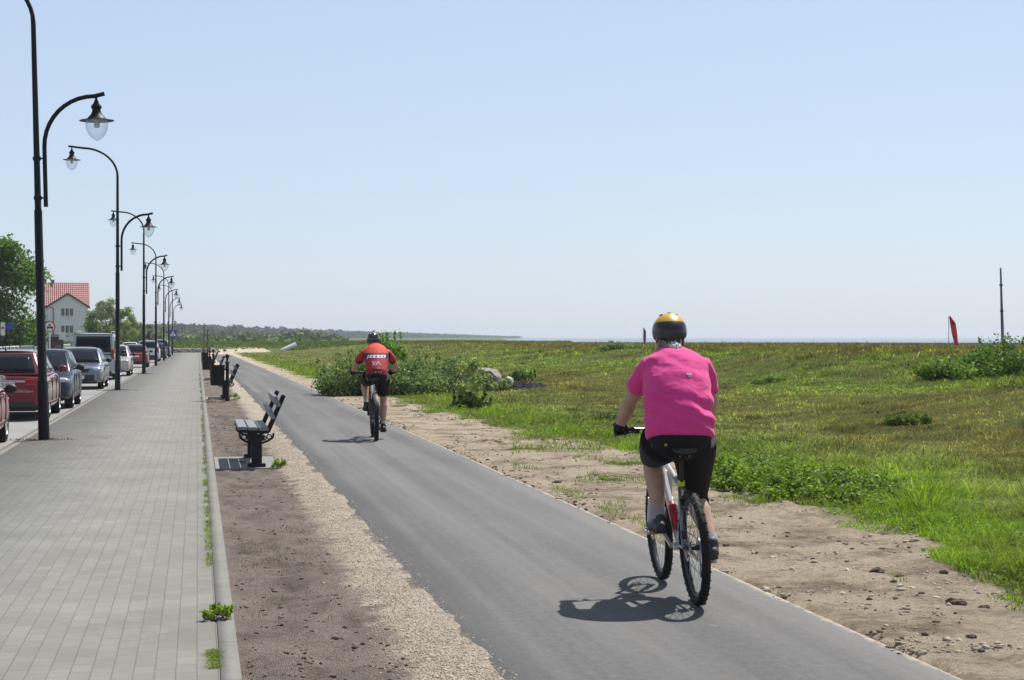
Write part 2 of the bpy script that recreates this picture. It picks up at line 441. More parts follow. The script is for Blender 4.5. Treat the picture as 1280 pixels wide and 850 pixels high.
def union(mb, name, mat, parent, voxel, smooth=6, warp=None):
    o = mb.build(name, mat, parent, True)
    q = o.modifiers.new('r', 'REMESH'); q.mode = 'VOXEL'; q.voxel_size = voxel; q.use_smooth_shade = True
    if smooth:
        q = o.modifiers.new('s', 'SMOOTH'); q.factor = .5; q.iterations = smooth
    bake(o)
    if warp:
        me = o.data; n = len(me.vertices); A = np.empty(n * 3, np.float32); me.vertices.foreach_get('co', A)
        Nn = np.empty(n * 3, np.float32); me.vertices.foreach_get('normal', Nn)
        A = A.reshape(-1, 3); A = A + Nn.reshape(-1, 3) * warp(A)[:, None]
        me.vertices.foreach_set('co', A.astype(np.float32).ravel()); me.update()
    me = o.data; me.polygons.foreach_set('use_smooth', np.ones(len(me.polygons), bool))
    me.materials.clear(); me.materials.append(mat)
    return o
def dup(o, parent=None):
    c = o.copy(); COL.objects.link(c); c.parent = parent
    for ch in list(o.children): dup(ch, c)
    return c
def text_mesh(name, s, size, mat, parent, loc, rot, extrude=.002):
    cu = bpy.data.curves.new(name, 'FONT'); cu.body = s; cu.size = size; cu.extrude = extrude; cu.align_x = 'CENTER'; cu.align_y = 'CENTER'
    t = bpy.data.objects.new(name, cu); COL.objects.link(t)
    dg = bpy.context.evaluated_depsgraph_get(); dg.update()
    me = bpy.data.meshes.new_from_object(t.evaluated_get(dg)); bpy.data.objects.remove(t)
    me.materials.clear(); me.materials.append(mat)
    o = bpy.data.objects.new(name, me); COL.objects.link(o); o.parent = parent; o.location = loc; o.rotation_euler = rot
    return o
def leaves(blobs, size, cols, flat=0.0, hollow=.35, seed=1, asp=.55):
    """leaf-sized rhombs spread through a set of ellipsoids: returns V, F, colour"""
    r = np.random.default_rng(seed); Vs = []; Cs = []
    for (cx, cy, cz, rx, ry, rz, n) in blobs:
        d = r.normal(size=(n, 3)); d /= np.linalg.norm(d, axis=1)[:, None]
        rad = (hollow + (1 - hollow) * r.random(n) ** .6) * (1 + .18 * r.normal(size=n))
        c = d * rad[:, None] * np.array([rx, ry, rz]) + np.array([cx, cy, cz])
        a = r.normal(size=(n, 3)); a[:, 2] *= (1 - flat); a /= np.linalg.norm(a, axis=1)[:, None]
        nn = r.normal(size=(n, 3)) * .8 + d * .6; nn[:, 2] += .5 + flat
        b = np.cross(nn, a); b /= (np.linalg.norm(b, axis=1)[:, None] + 1e-9)
        s = size * (.55 + .9 * r.random(n))
        a = a * s[:, None] * .5; b = b * (s * asp)[:, None] * .5
        V = np.stack([c - a, c + b - a * .1, c + a, c - b - a * .1], 1)
        t = r.random(n); k = len(cols) - 1; i = np.minimum((t * k).astype(int), k - 1); ff = (t * k - i)[:, None]
        C = np.array(cols); cc = C[i] * (1 - ff) + C[i + 1] * ff
        cc = cc * (1.45 + .8 * r.random()) * (.85 + .3 * r.random((n, 1)))
        Vs.append(V.reshape(-1, 3)); Cs.append(np.repeat(cc, 4, 0))
    V = np.concatenate(Vs); C = np.concatenate(Cs)
    return V, np.arange(len(V)).reshape(-1, 4), C

# ================================================================= SETTING
def polar_grid(rad, ang):
    Rr, A = np.meshgrid(rad, ang, indexing='ij')
    a = A + TH
    X = Rr * np.sin(a); Y = Rr * np.cos(a)
    nr, na = Rr.shape
    i = np.arange(nr - 1)[:, None]; j = np.arange(na)[None, :]; j2 = (j + 1) % na
    Fc = np.stack([i * na + j, i * na + j2, (i + 1) * na + j2, (i + 1) * na + j], -1).reshape(-1, 4)
    return X.ravel(), Y.ravel(), Fc
ang = np.concatenate([np.radians(np.arange(-180, -26, 4.0)), np.radians(np.arange(-26, 26, .16)), np.radians(np.arange(26, 180, 4.0))])
rad = np.concatenate([[.01, 1.5, 3, 4.5], 5.5 * 1.0115 ** np.arange(0, 345), 285 * 1.055 ** np.arange(1, 57)])
X, Y, Fc = polar_grid(rad, ang)
Z = ground_h(X, Y)
msk = np.clip(.42 + (X - edge(Y)) * .9, 0, 1)
patch = np.clip((fbm(X / .9, Y / 1.3, 41, 3) - .60) * 6, 0, 1) * sst(3.9, 4.6, X) * (Y > 15)
msk = np.clip(msk + patch * .8, 0, 1)
msk = np.where(X < -10.4, 1, msk); msk = np.where(Y > 212, 1, msk)
# bare reddish sand bank where the path ends
bare = np.exp(-(((X - 4.5) / 5.0) ** 2 + ((Y - 214) / 10) ** 2)) + np.exp(-(((X + 1.0) / 2.2) ** 2 + ((Y - 214) / 4) ** 2))
msk = np.where(bare > .45, .25, msk)
g2 = sst(150, 300, Y)
colr = np.stack([msk, g2, 0 * msk], 1)
tag(np_mesh('ground', np.stack([X, Y, Z], 1), Fc[:, ::-1], M['ground'], None, True, colr), kind='structure')

X, Y, Fc = polar_grid(np.concatenate([[20, 60], 80 * 1.12 ** np.arange(0, 39)]), np.radians(np.arange(-60, 100, 1.0)))
Fc = Fc[(Fc.max(1) - Fc.min(1)) < 400]
tag(np_mesh('sea', np.stack([X, Y, 0 * X - 2.0], 1), Fc[:, ::-1], M['sea'], None, True), kind='structure')

def strip(name, x0, x1, y0, y1, mat, zoff, nx=2, skirt=0.0, dy=2.5, hfn=None, kind='structure', endfn=None):
    ys = [y0]
    while ys[-1] < y1: ys.append(ys[-1] + (dy(ys[-1]) if callable(dy) else dy))
    ys[-1] = y1
    xs = np.linspace(x0, x1, nx)
    Xg, Yg = np.meshgrid(xs, np.array(ys), indexing='xy')
    Zg = gzn(Yg) + zoff + (hfn(Xg, Yg) if hfn else 0)
    nyy, nxx = Xg.shape
    V = np.stack([Xg, Yg, Zg], -1).reshape(-1, 3)
    i = np.arange(nyy - 1)[:, None]; j = np.arange(nxx - 1)[None, :]
    Fq = np.stack([i * nxx + j, i * nxx + j + 1, (i + 1) * nxx + j + 1, (i + 1) * nxx + j], -1).reshape(-1, 4)
    if skirt:
        b = [k * nxx for k in range(nyy)]; e = [k * nxx + nxx - 1 for k in range(nyy)]
        ring = list(range(nxx)) + e[1:] + list(range(nyy * nxx - 2, (nyy - 1) * nxx - 1, -1)) + b[-2:0:-1]
        low = V[ring].copy(); low[:, 2] -= skirt; o = len(V); V = np.concatenate([V, low]); n = len(ring)
        Fq = np.concatenate([Fq, [[ring[k], o + k, o + (k + 1) % n, ring[(k + 1) % n]] for k in range(n)]])
    o = np_mesh(name, V, Fq, mat)
    return tag(o, kind=kind)
strip('pavement', -2.66, .105, 2, 208, M['paver'], 0, 2, .2)
strip('kerb', -2.80, -2.663, 2, 200, M['kerb'], -.004, 2, .3)
strip('pavement_edging', .108, .205, 2, 205, M['kerb'], .006, 2, .2)
strip('road', -8.5, -2.803, -5, 205, M['road'], -.105, 2, 0)
strip('far_kerb', -8.65, -8.503, -5, 205, M['kerb'], -.0, 2, .3)
strip('far_pavement', -10.4, -8.653, -5, 205, M['paver'], -.003, 2, .2)
def pathh(Xg, Yg): return .012 * (1 - ((Xg - 2.45) / 1.1) ** 2)
strip('bike_path', 1.36, 3.545, 2, 186, M['asphalt'], .004, 7, .12, 2.5, pathh)
def soilh(Xg, Yg):
    e = np.minimum(sst(.2, .32, Xg), 1)
    n = .085 * (fbm(Xg / .45, Yg / .6, 51, 3) - .5) + .05 * (fbm(Xg / .12, Yg / .2, 52, 2) - .5)
    n = n * (1 - .75 * sst(.85, 1.1, Xg)) - .012 * (1 - e)
    tuck = sst(1.375, 1.47, Xg - .09 * fbm(Xg * 0, Yg / .35, 53, 3))
    return n * e + .028 * sst(.9, 1.2, Xg) * 1 - tuck * .06
strip('dirt_strip', .2, 1.58, 5.5, 200, M['soil'], -.02, 34, 0, lambda y: max(.035, y * .0035), soilh)

# ------------------------------------------------------------ grass (stuff)
def fieldcol(X, Y, n, r):
    e = X - edge(Y)
    z1 = fbm(X / 3.0, Y / 5.0, 61, 3); z2 = fbm(X / .8, Y / 1.2, 62, 3); z3 = fbm(X / 6, Y / 10, 63, 3)
    ew = e + 3.2 * (z3 - .5) * sst(1, 5, e) * 2
    olive = np.array([.088, .100, .026]); bright = np.array([.115, .190, .018]); brown = np.array([.112, .080, .042])
    straw = np.array([.21, .18, .095]); dark = np.array([.035, .052, .014]); bluish = np.array([.098, .112, .062]); green = np.array([.078, .118, .022])
    c = np.tile(olive, (n, 1))
    def bl(c, col, wt): wt = np.clip(wt, 0, 1)[:, None]; return c * (1 - wt) + col * wt
    def band(a, b, q=1.2): return sst(a - q, a + q, ew) * (1 - sst(b - q, b + q, ew))
    c = bl(c, bluish, band(1.5, 5.2) * (.35 + z2))
    c = bl(c, brown, band(4.6, 8.6) * (.15 + 1.1 * z1))
    c = bl(c, green, band(9.0, 16.5, 1.6) * 1.0)
    c = bl(c, bright * .95, band(8.0, 17, 1.6) * np.clip((z2 - .50) * 5, 0, 1) * .8)
    c = bl(c, brown * .8, sst(14.5, 19, ew) * (.35 + .8 * z2))
    c = bl(c, brown * .75, np.clip((z1 - .54) * 7, 0, 1) * sst(3, 6, e) * .7)
    c = bl(c, bright * .9, ((1 - e / 2.6) * 1.3 + (z2 - .5) * 3.4 - .15) * (1 - .55 * sst(22, 34, Y)))
    t = r.random(n)
    c = bl(c, straw, (t < .12) * sst(1.2, 3, e) * .75)
    c = bl(c, dark, ((t > .76) * .8))
    cl = fbm(X / .45, Y / .55, 65, 3); cl2 = fbm(X / 1.6, Y / 2.2, 66, 3)
    c = c * (1 + (np.clip((cl - .5) * 3.2, -.55, .5) + np.clip((cl2 - .5) * 1.8, -.35, .35)) * sst(.3, 2.0, e))[:, None]
    return c * np.array([1.10, 1.10, .76]) * (1.12 + 2.1 * r.random((n, 1)))
def blades(name, X, Y, Z, h, wd, C, bend, r, label=None, mat=None):
    n = len(X); a = r.random(n) * 2 * math.pi; dx, dy = np.cos(a), np.sin(a)
    b = bend * (.4 + r.random(n)); ba = r.random(n) * 2 * math.pi
    bx, by = np.cos(ba) * b * h, np.sin(ba) * b * h
    base = np.stack([X, Y, Z - .01], 1); side = np.stack([dx, dy, 0 * dx], 1) * (wd / 2)[:, None]
    mid = base + np.stack([bx * .3, by * .3, h * .6], 1); tip = base + np.stack([bx, by, h * (1 - .25 * b)], 1)
    V = np.stack([base - side, base + side, mid + side * .8, mid - side * .8, tip + side * .12, tip - side * .12], 1).reshape(-1, 3)
    k = np.arange(n) * 6
    Fc = np.concatenate([np.stack([k, k + 1, k + 2, k + 3], 1), np.stack([k + 3, k + 2, k + 4, k + 5], 1)])
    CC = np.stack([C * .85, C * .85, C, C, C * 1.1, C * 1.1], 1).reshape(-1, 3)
    return V, Fc, CC
def join(parts):
    V = []; Fs = []; C = []; o = 0
    for v, f, c in parts: V.append(v); Fs.append(f + o); C.append(c); o += len(v)
    return np.concatenate(V), np.concatenate(Fs), np.concatenate(C)
def samp(n, d0, d1, a0=-19, a1=20.5, pw=1.0):
    u = rng.random(n)
    d = d0 * (d1 / d0) ** u
    a = np.radians(a0 + (a1 - a0) * rng.random(n)) + TH
    return d * np.sin(a), d * np.cos(a), d
parts = []
Xs, Ys, D = samp(760000, 9.5, 240)
k = (Xs - edge(Ys) > -.1 + 1.3 * (fbm(Xs / .6, Ys / .8, 71, 3) - .5)) & (Xs < 60)
k &= ~((Ys > 200) & (np.abs(Xs - 4) < 6))
Xs, Ys, D = Xs[k], Ys[k], D[k]; n = len(Xs)
e = Xs - edge(Ys)
C = fieldcol(Xs, Ys, n, rng)
nr_ = 1 - sst(14, 19, D)
h = (.05 + (.03 + .10 * nr_) * sst(.1, .7, e) * (1 - .85 * sst(1.8, 3.4, e)) + .035 * sst(9, 15, e)) * (.5 + .9 * rng.random(n)) * (.7 + .6 * fbm(Xs / .8, Ys / .8, 72, 2)) * (1 + 1.6 * sst(.58, .72, fbm(Xs / .9, Ys / 1.1, 74, 3)))
wd = np.maximum(.006, D * .00032) * (.6 + .8 * rng.random(n))
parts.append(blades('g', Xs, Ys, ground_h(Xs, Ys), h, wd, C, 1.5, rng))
# seed heads: thin reddish stalks standing above the grass, yellow flower specks
Xs, Ys, D = samp(70000, 12, 200)
k = (Xs - edge(Ys) > 1.6) & (Xs < 46) & (fbm(Xs / 4, Ys / 6, 73, 3) + .12 * sst(12, 20, Xs) > .52); Xs, Ys, D = Xs[k], Ys[k], D[k]; n = len(Xs)
C = np.array([.15, .095, .05]) * (.6 + .8 * rng.random((n, 1))); t = rng.random(n)
C = np.where((t < .05)[:, None], np.array([.62, .50, .02]), C); C = np.where((t > .8)[:, None], np.array([.26, .23, .14]), C)
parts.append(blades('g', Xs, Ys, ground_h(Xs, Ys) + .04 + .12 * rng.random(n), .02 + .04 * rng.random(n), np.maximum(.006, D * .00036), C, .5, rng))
# taller feathery stalks that fray the crest of the bank
Xs, Ys, D = samp(90000, 38, 210)
e = Xs - edge(Ys); k = (e > 14) & (Xs < 48) & (fbm(Xs / 1.5, Ys / 3.0, 81, 3) > .47); Xs, Ys, D = Xs[k], Ys[k], D[k]; n = len(Xs)
C = np.array([.15, .105, .055]) * (.6 + .9 * rng.random((n, 1))); C = np.where((rng.random(n) < .35)[:, None], np.array([.12, .17, .05]) * (.6 + .8 * rng.random((n, 1))), C)
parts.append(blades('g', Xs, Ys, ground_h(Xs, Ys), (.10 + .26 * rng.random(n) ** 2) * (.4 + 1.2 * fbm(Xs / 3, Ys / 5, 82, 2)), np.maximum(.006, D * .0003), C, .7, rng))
# small tufts in the sandy verge
Xs, Ys, D = samp(160000, 9, 120, 0, 20)
k = (Xs > 3.66) & (Xs < edge(Ys)) & (fbm(Xs / .9, Ys / 1.3, 41, 3) - .12 * sst(14.5, 12, Ys) + .08 * sst(14, 18, Ys) + .20 * sst(18, 40, Ys) + .12 * (fbm(Xs / .25, Ys / .3, 77, 2) - .5) > .64); Xs, Ys, D = Xs[k], Ys[k], D[k]; n = len(Xs)
C = np.array([.20, .27, .055]) * (.6 + .7 * rng.random((n, 1)))
parts.append(blades('g', Xs, Ys, ground_h(Xs, Ys), .03 + .07 * rng.random(n), np.maximum(.005, D * .00036), C, 1.1, rng))
# far bank and roadside grass
Xs, Ys, D = samp(60000, 205, 330, -18, 2)
k = (ground_h(Xs, Ys) > -.1) & ~((np.abs(Xs - 4.5) < 6) & (Ys < 217)); Xs, Ys, D = Xs[k], Ys[k], D[k]; n = len(Xs)
C = np.array([.10, .145, .03]) * (.55 + .8 * rng.random((n, 1))) * (.6 + .8 * fbm(Xs / 5, Ys / 9, 78, 3))[:, None]
parts.append(blades('g', Xs, Ys, ground_h(Xs, Ys), .15 + .5 * rng.random(n) * fbm(Xs / 6, Ys / 6, 79, 2), D * .0005, C, .8, rng))
# rough grass on the land side of the road
Xs = -10.5 - 60 * rng.random(90000) ** 1.5; Ys = 20 + 190 * rng.random(90000); n = len(Xs)
C = np.array([.11, .14, .035]) * (.7 + 1.0 * rng.random((n, 1)))
parts.append(blades('g', Xs, Ys, ground_h(Xs, Ys), .06 + .14 * rng.random(n), np.full(n, .02), C, 1.0, rng))
# sparse dry blades and shoots in the soil strip
Xs = .3 + .75 * rng.random(9000); Ys = 8 + 60 * rng.random(9000) ** 1.5
k = fbm(Xs / .5, Ys / .9, 91, 3) > .60; Xs, Ys = Xs[k], Ys[k]; n = len(Xs)
C = np.array([.14, .15, .05]) * (.5 + .8 * rng.random((n, 1)))
parts.append(blades('g', Xs, Ys, gzn(Ys) - .025, .02 + .04 * rng.random(n), np.maximum(.003, Ys * .0003), C, 1.2, rng))
V, Fc, C = join(parts)
tag(np_mesh('grass', V, Fc, M['grass'], None, False, C), kind='stuff')

# weeds growing in the joint by the pavement edging
parts = []
n = 9000; Ys = 8 + 70 * rng.random(n) ** 1.6; Xs = .09 + .012 * rng.normal(size=n)
k = (fbm(Ys / .5, Ys * 0, 95, 4) > .43) & (fbm(Ys / 2.8, Ys * 0, 96, 2) > .42); Xs, Ys = Xs[k], Ys[k]; n = len(Xs)
C = np.array([.18, .20, .07]) * (.5 + .9 * rng.random((n, 1)))
parts.append(blades('g', Xs, Ys, gzn(Ys) + .002, .008 + .028 * rng.random(n) ** 2, np.maximum(.005, Ys * .00034), C, 1.5, rng))
for py0, py1 in ((575, 705), (800, 830)):
    y0 = F * CH / (py1 - HY) ; y1 = F * CH / (py0 - HY)
    n = 1500; Ys = y0 + (y1 - y0) * rng.random(n); wob = fbm(Ys / .35, Ys * 0, 98, 3); Xs = .085 + .022 * wob * rng.normal(size=n)
    k = rng.random(n) < sst(.35, .65, fbm(Ys / .27, Ys * 0, 97, 3)); Xs, Ys = Xs[k], Ys[k]; n = len(Xs)
    C = np.array([.20, .27, .06]) * (.5 + .9 * rng.random((n, 1)))
    parts.append(blades('g', Xs, Ys, gzn(Ys) + .002, .012 + (.04 if py0 < 700 else .018) * rng.random(n), .007 + 0 * Ys, C, 1.7, rng))
V, Fc, C = join(parts)
tag(np_mesh('joint_weeds', V, Fc, M['grass'], None, False, C), kind='stuff')

# pebbles in the grit and clods in the verge (stuff)
ico = bmesh.new(); bmesh.ops.create_icosphere(ico, subdivisions=1, radius=1)
IV = np.array([v.co[:] for v in ico.verts]); IF = np.array([[v.index for v in f.verts] for f in ico.faces]); ico.free()
def stones(name, X, Y, Z, s, C, mat, kind='stuff', flat=.6):
    n = len(X); r = rng
    jit = 1 + .26 * r.normal(size=(n, len(IV), 1))
    V = IV[None] * jit * (s * 1.0)[:, None, None] * np.stack([1 + .3 * r.normal(size=n), 1 + .3 * r.normal(size=n), np.full(n, flat)], 1)[:, None, :]
    V = V + np.stack([X, Y, Z], 1)[:, None, :]
    Fc = IF[None] + (np.arange(n) * len(IV))[:, None, None]
    return tag(np_mesh(name, V.reshape(-1, 3), Fc.reshape(-1, 3), mat, None, False, np.repeat(C, len(IV), 0)), kind=kind)
m = NM('loose_stones'); m.base(m.mix(1.0, m.attr(), m.ramp(m.noise(60, 3), [(.3, (.75, .75, .75)), (.7, (1.2, 1.2, 1.2))]), 'MULTIPLY')); m.rough(.95); M['stones'] = m.m
Ys = 7.5 + 24 * rng.random(15000) ** 1.7; Xs = 1.2 + .15 * rng.normal(size=15000)
k = (Xs > .8) & (Xs < 1.50); Xs, Ys = Xs[k], Ys[k]; n = len(Xs)
C = np.array([.60, .50, .39]) * (.55 + .75 * rng.random((n, 1)))
Zs = gzn(Ys) - .02 + soilh(Xs, Ys)
Zs = np.where(Xs > 1.37, np.maximum(Zs, gzn(Ys) + .004), Zs)
stones('gravel', Xs, Ys, Zs + .002, .0025 + .0045 * rng.random(n) ** 2, C, M['stones'])
NC = 14000; Ys = 8 + 40 * rng.random(NC) ** 1.5; Xs = np.where(rng.random(NC) < .80, 3.6 + 2.6 * rng.random(NC), .25 + .8 * rng.random(NC))
Xs = np.where(rng.random(NC) < .10, 3.5 + .12 * rng.random(NC), Xs)
k = ((Xs < 1.0) & (fbm(Xs / .3, Ys / .5, 101, 2) > .55)) | (fbm(Xs / .45, Ys / .6, 99, 3) > .47); Xs, Ys = Xs[k], Ys[k]; n = len(Xs)
Zs = np.where(Xs > 2, ground_h(Xs, Ys), gzn(Ys) - .02 + soilh(np.minimum(Xs, 1.2), Ys))
Zs = np.where((Xs > 3.4) & (Xs < 3.62), np.maximum(Zs, gzn(Ys) + .0), Zs)
C = np.where(((rng.random(n) < .5) | (Xs < 2))[:, None], np.array([.15, .115, .085]), np.array([.36, .295, .225])) * (.5 + .8 * rng.random((n, 1)))
stones('loose_clods', Xs, Ys, Zs + .001, (.004 + .024 * rng.random(n) ** 5) * np.where(Xs < 2, .7, 1), C, M['stones'])

NC = 4200; Ys = 8 + 34 * rng.random(NC) ** 1.4; Xs = 3.62 + 2.5 * rng.random(NC)
k = fbm(Xs / .5, Ys / .7, 103, 3) > .50; Xs, Ys = Xs[k], Ys[k]; n = len(Xs)
C = np.array([.48, .40, .31]) * (.55 + .6 * rng.random((n, 1)))
stones('sandy_lumps', Xs, Ys, ground_h(Xs, Ys) - .002, .005 + .017 * rng.random(n) ** 2.5, C, M['stones'], flat=.8)
# haze: see end of the setting
def haze_box():
    b = MB(); b.box((0, 0, 12), (12400, 12400, 34)); m = bpy.data.materials.new('thin_haze'); m.use_nodes = True
    t = m.node_tree; t.nodes.remove(t.nodes['Principled BSDF']); pv = t.nodes.new('ShaderNodeVolumePrincipled')
    pv.inputs['Color'].default_value = (.82, .90, 1.0, 1); pv.inputs['Density'].default_value = HAZE
    pv.inputs['Anisotropy'].default_value = .2
    t.links.new(pv.outputs[0], t.nodes['Material Output'].inputs['Volume'])
    return tag(b.build('haze', m, None, False), kind='stuff')
HAZE = .00022
haze_box()

# ================================================================= FAR WOOD, TREES, BUSHES
bl = []; r2 = np.random.default_rng(5)
for i in range(1500):
    px = -120 + 765 * r2.random(); t = min(max((px - 240) / 400, 0), 1)
    d = 950 * (2500 / 950) ** t * (1 + .22 * r2.random())
    ytop = np.interp(px, [-120, 215, 300, 400, 480, 560, 620, 645], [404, 406, 409, 413, 415.5, 418, 420, 422])
    if r2.random() < .45: ytop += 4 * r2.random()
    zt = max(CH + (HY - ytop) * d / F, 2.2) * (.86 + .22 * r2.random()) ; wx = 3.0 + .0025 * d
    p = P(px, d, 0); bl.append((p.x, p.y, zt * .5, wx, wx, zt * .52, 60))
V, Fc, C = leaves(bl, 2.6, [(.016, .03, .014), (.035, .06, .022), (.05, .075, .03)], .2, .2, 6, .9)
tag(np_mesh('far_wood', V, Fc, M['far'], None, False, C), kind='stuff')
bl = []
for i in range(420):
    px = 150 + 270 * r2.random() ** 1.2; d = 330 + 420 * r2.random(); p = P(px, d, 0)
    zt = (.8 + 2.6 * r2.random() ** 3) * (1 if px < 420 else .45); bl.append((p.x, p.y, zt * .45 + .2, 3.5 + 3 * r2.random(), 3.5, zt * .6, 46))
V, Fc, C = leaves(bl, 1.1, [(.05, .07, .03), (.08, .105, .045), (.11, .13, .065)], .3, .2, 8, .9)
tag(np_mesh('meadow_scrub', V, Fc, M['far'], None, False, C), kind='stuff')

def tree(name, loc, blobs, trunk, size, cols, label, cat='tree', seed=1, group=None, mat='leaf', flat=.0, hollow=.3, limbs=6, crown='crown'):
    root = empty(name, loc, 0, label, cat, group)
    V, Fc, C = leaves(blobs, size, cols, flat, hollow, seed)
    np_mesh(crown, V, Fc, M[mat], root, False, C)
    b = MB(); rr, hh = trunk
    b.tube([(0, 0, -.15), (.03, 0, hh * .4), (-.04, .05, hh)], [rr * 1.25, rr, rr * .55], 8)
    q = random.Random(seed)
    big = sorted(blobs, key=lambda k: -k[6])[:limbs]
    for k in big:
        z0 = hh * q.uniform(.45, .95); e = Vector(k[:3]); s = Vector((0, 0, z0)); mdl = s.lerp(e, .5) + Vector((0, 0, .1 * (e - s).length))
        b.tube([s, mdl, e], [rr * .45, rr * .28, rr * .1], 6)
    b.build('trunk' if rr > .05 else 'stems', M['bark'], root)
    return root
def crown(rx, ry, z0, z1, n, leafn, seed, top=.5):
    q = random.Random(seed); out = []
    for i in range(n):
        t = q.random(); z = z0 + (z1 - z0) * t
        prof = math.sqrt(max(1 - ((t - .42) / .62) ** 2, .05))
        a = q.random() * 6.283; rr = prof * math.sqrt(q.random()) * .9
        s = q.uniform(.28, .5) * (1 - .35 * t)
        out.append((math.cos(a) * rr * rx, math.sin(a) * rr * ry, z, rx * s, ry * s, min(rx, (z1 - z0) * .5) * s * .8, int(leafn * q.uniform(.6, 1.3))))
    return out
GR = [(.025, .05, .010), (.06, .11, .018), (.11, .185, .03)]
DK = [(.018, .035, .010), (.04, .075, .016), (.075, .125, .028)]
PALE = [(.10, .12, .06), (.17, .19, .10), (.24, .26, .15)]
# big leafy tree behind the fence on the left (overlapping the frame)
p = P(-14, 118); cr = crown(4.0, 3.6, 1.1, 8.3, 46, 520, 3)
cr += [(3.0, -.4, 2.2, 1.2, 1, 1.4, 700), (2.7, -.8, 1.1, 1.3, 1, .9, 700), (1.2, 0, 8.0, .8, .8, 1.0, 260), (2.6, .2, 6.6, .8, .8, .8, 260)]
tree('broadleaf_tree', (p.x, p.y, gz(p.y)), cr, (.24, 4.5), .26, GR, 'big dense green tree behind the white fence on the left', seed=4)
p = P(133, 215); cr = crown(2.6, 2.2, 1.2, 6.3, 26, 330, 6)
tree('willow_tree', (p.x, p.y, -.1), cr, (.16, 3.6), .24, PALE, 'pale silvery willow tree right of the red roofed house', seed=6)
p = P(156, 205); cr = crown(1.9, 1.7, .8, 5.0, 20, 300, 9)
tree('young_birch_tree', (p.x, p.y, -.1), cr, (.10, 3.0), .22, [(.07, .11, .02), (.12, .17, .04), (.19, .23, .08)], 'yellow green airy tree beside the pale willow', seed=9)
p = P(187, 232); cr = crown(.75, .7, .5, 2.4, 9, 260, 10)
tree('clipped_bush', (p.x, p.y, 0), cr, (.08, 1.4), .18, DK, 'small dark round bush above the white parked cars', cat='bush', seed=10)
p = P(176, 255); cr = crown(2.6, 2.2, .2, 3.4, 14, 300, 12)
tree('roadside_shrub', (p.x, p.y, .1), cr, (.07, 1.6), .24, GR, 'broad green shrub far behind the parked cars', cat='bush', seed=12)
p = P(122, 185); cr = crown(2.6, 2.2, .2, 3.2, 16, 330, 14)
tree('garden_hedge', (p.x, p.y, -.1), cr, (.07, 1.6), .2, DK, 'dark garden bush standing under the pale willow', cat='bush', seed=14)

# bushes by the bike path
ROSE = [(.028, .050, .016), (.085, .125, .042), (.19, .235, .115)]
def meet(px, py):
    t = np.concatenate([np.arange(7, 60, .05), np.arange(60, 320, .2)])
    xc = (px - CX) / F * t; X = xc * math.cos(TH) + t * math.sin(TH); Y = -xc * math.sin(TH) + t * math.cos(TH)
    z = CH - (py - HY) / F * t; hit = np.nonzero(ground_h(X, Y) >= z)[0]
    i = hit[0] if len(hit) else len(t) - 1
    return float(t[i]), Vector((X[i], Y[i], float(ground_h(X[i], Y[i]))))
def bush_at(name, px, py, w, dpt, h, n, leafn, size, cols, label, seed, z=None, cat='bush', hollow=.3):
    d, p = meet(px, py); zz = p.z
    q = random.Random(seed); bl = []
    for i in range(n):
        a = q.random() * 6.283; rr = math.sqrt(q.random()) * .82
        hh = h * (1 - .55 * rr * rr) * q.uniform(.45, 1.0); s = q.uniform(.20, .34)
        bl.append((math.cos(a) * rr * w, math.sin(a) * rr * dpt, hh * .52, w * s, dpt * s, hh * .52, int(leafn * q.uniform(.6, 1.3))))
    for i in range(n // 2):      # single shoots that break the outline
        a = q.random() * 6.283; rr = math.sqrt(q.random()) * .95; hh = h * (1 - .45 * rr * rr) * q.uniform(.75, 1.18)
        bl.append((math.cos(a) * rr * w, math.sin(a) * rr * dpt, hh * .88, w * .07, dpt * .07, h * .13, int(leafn * .07)))
    return tree(name, (p.x, p.y, zz - .03), bl, (.03, h * .5), size, cols, label, cat, seed, hollow=hollow, crown='foliage')
bush_at('rose_bush', 452, 493, 1.45, 1.5, 1.28, 34, 560, .085, ROSE, 'dark dense rose bush left of the red cyclist, by the verge', 21)
bush_at('rose_bush', 532, 487, 1.7, 1.5, 1.22, 34, 560, .085, ROSE, 'dark rose bush behind and right of the red cyclist', 22)
bush_at('elder_bush', 488, 478, .62, .7, 2.05, 20, 520, .10, [(.04, .08, .012), (.09, .17, .02), (.14, .25, .035)], 'tall bright green shrub rising directly behind the red cyclist', 23)
bush_at('rose_bush', 580, 484, .95, 1.0, 1.15, 18, 330, .095, [(.06, .09, .03), (.12, .16, .06), (.20, .24, .10)], 'pale leaved rose shoots beside the broken concrete block', 24)
bush_at('rose_bush', 612, 490, .8, .7, .55, 16, 260, .085, [(.05, .08, .025), (.11, .15, .05), (.2, .25, .1)], 'low rose shoots in front of the broken concrete block', 25)
bush_at('rose_bush', 516, 494, 1.5, .9, .75, 26, 380, .085, ROSE, 'low front rose bush spreading right of the red cyclist', 26)
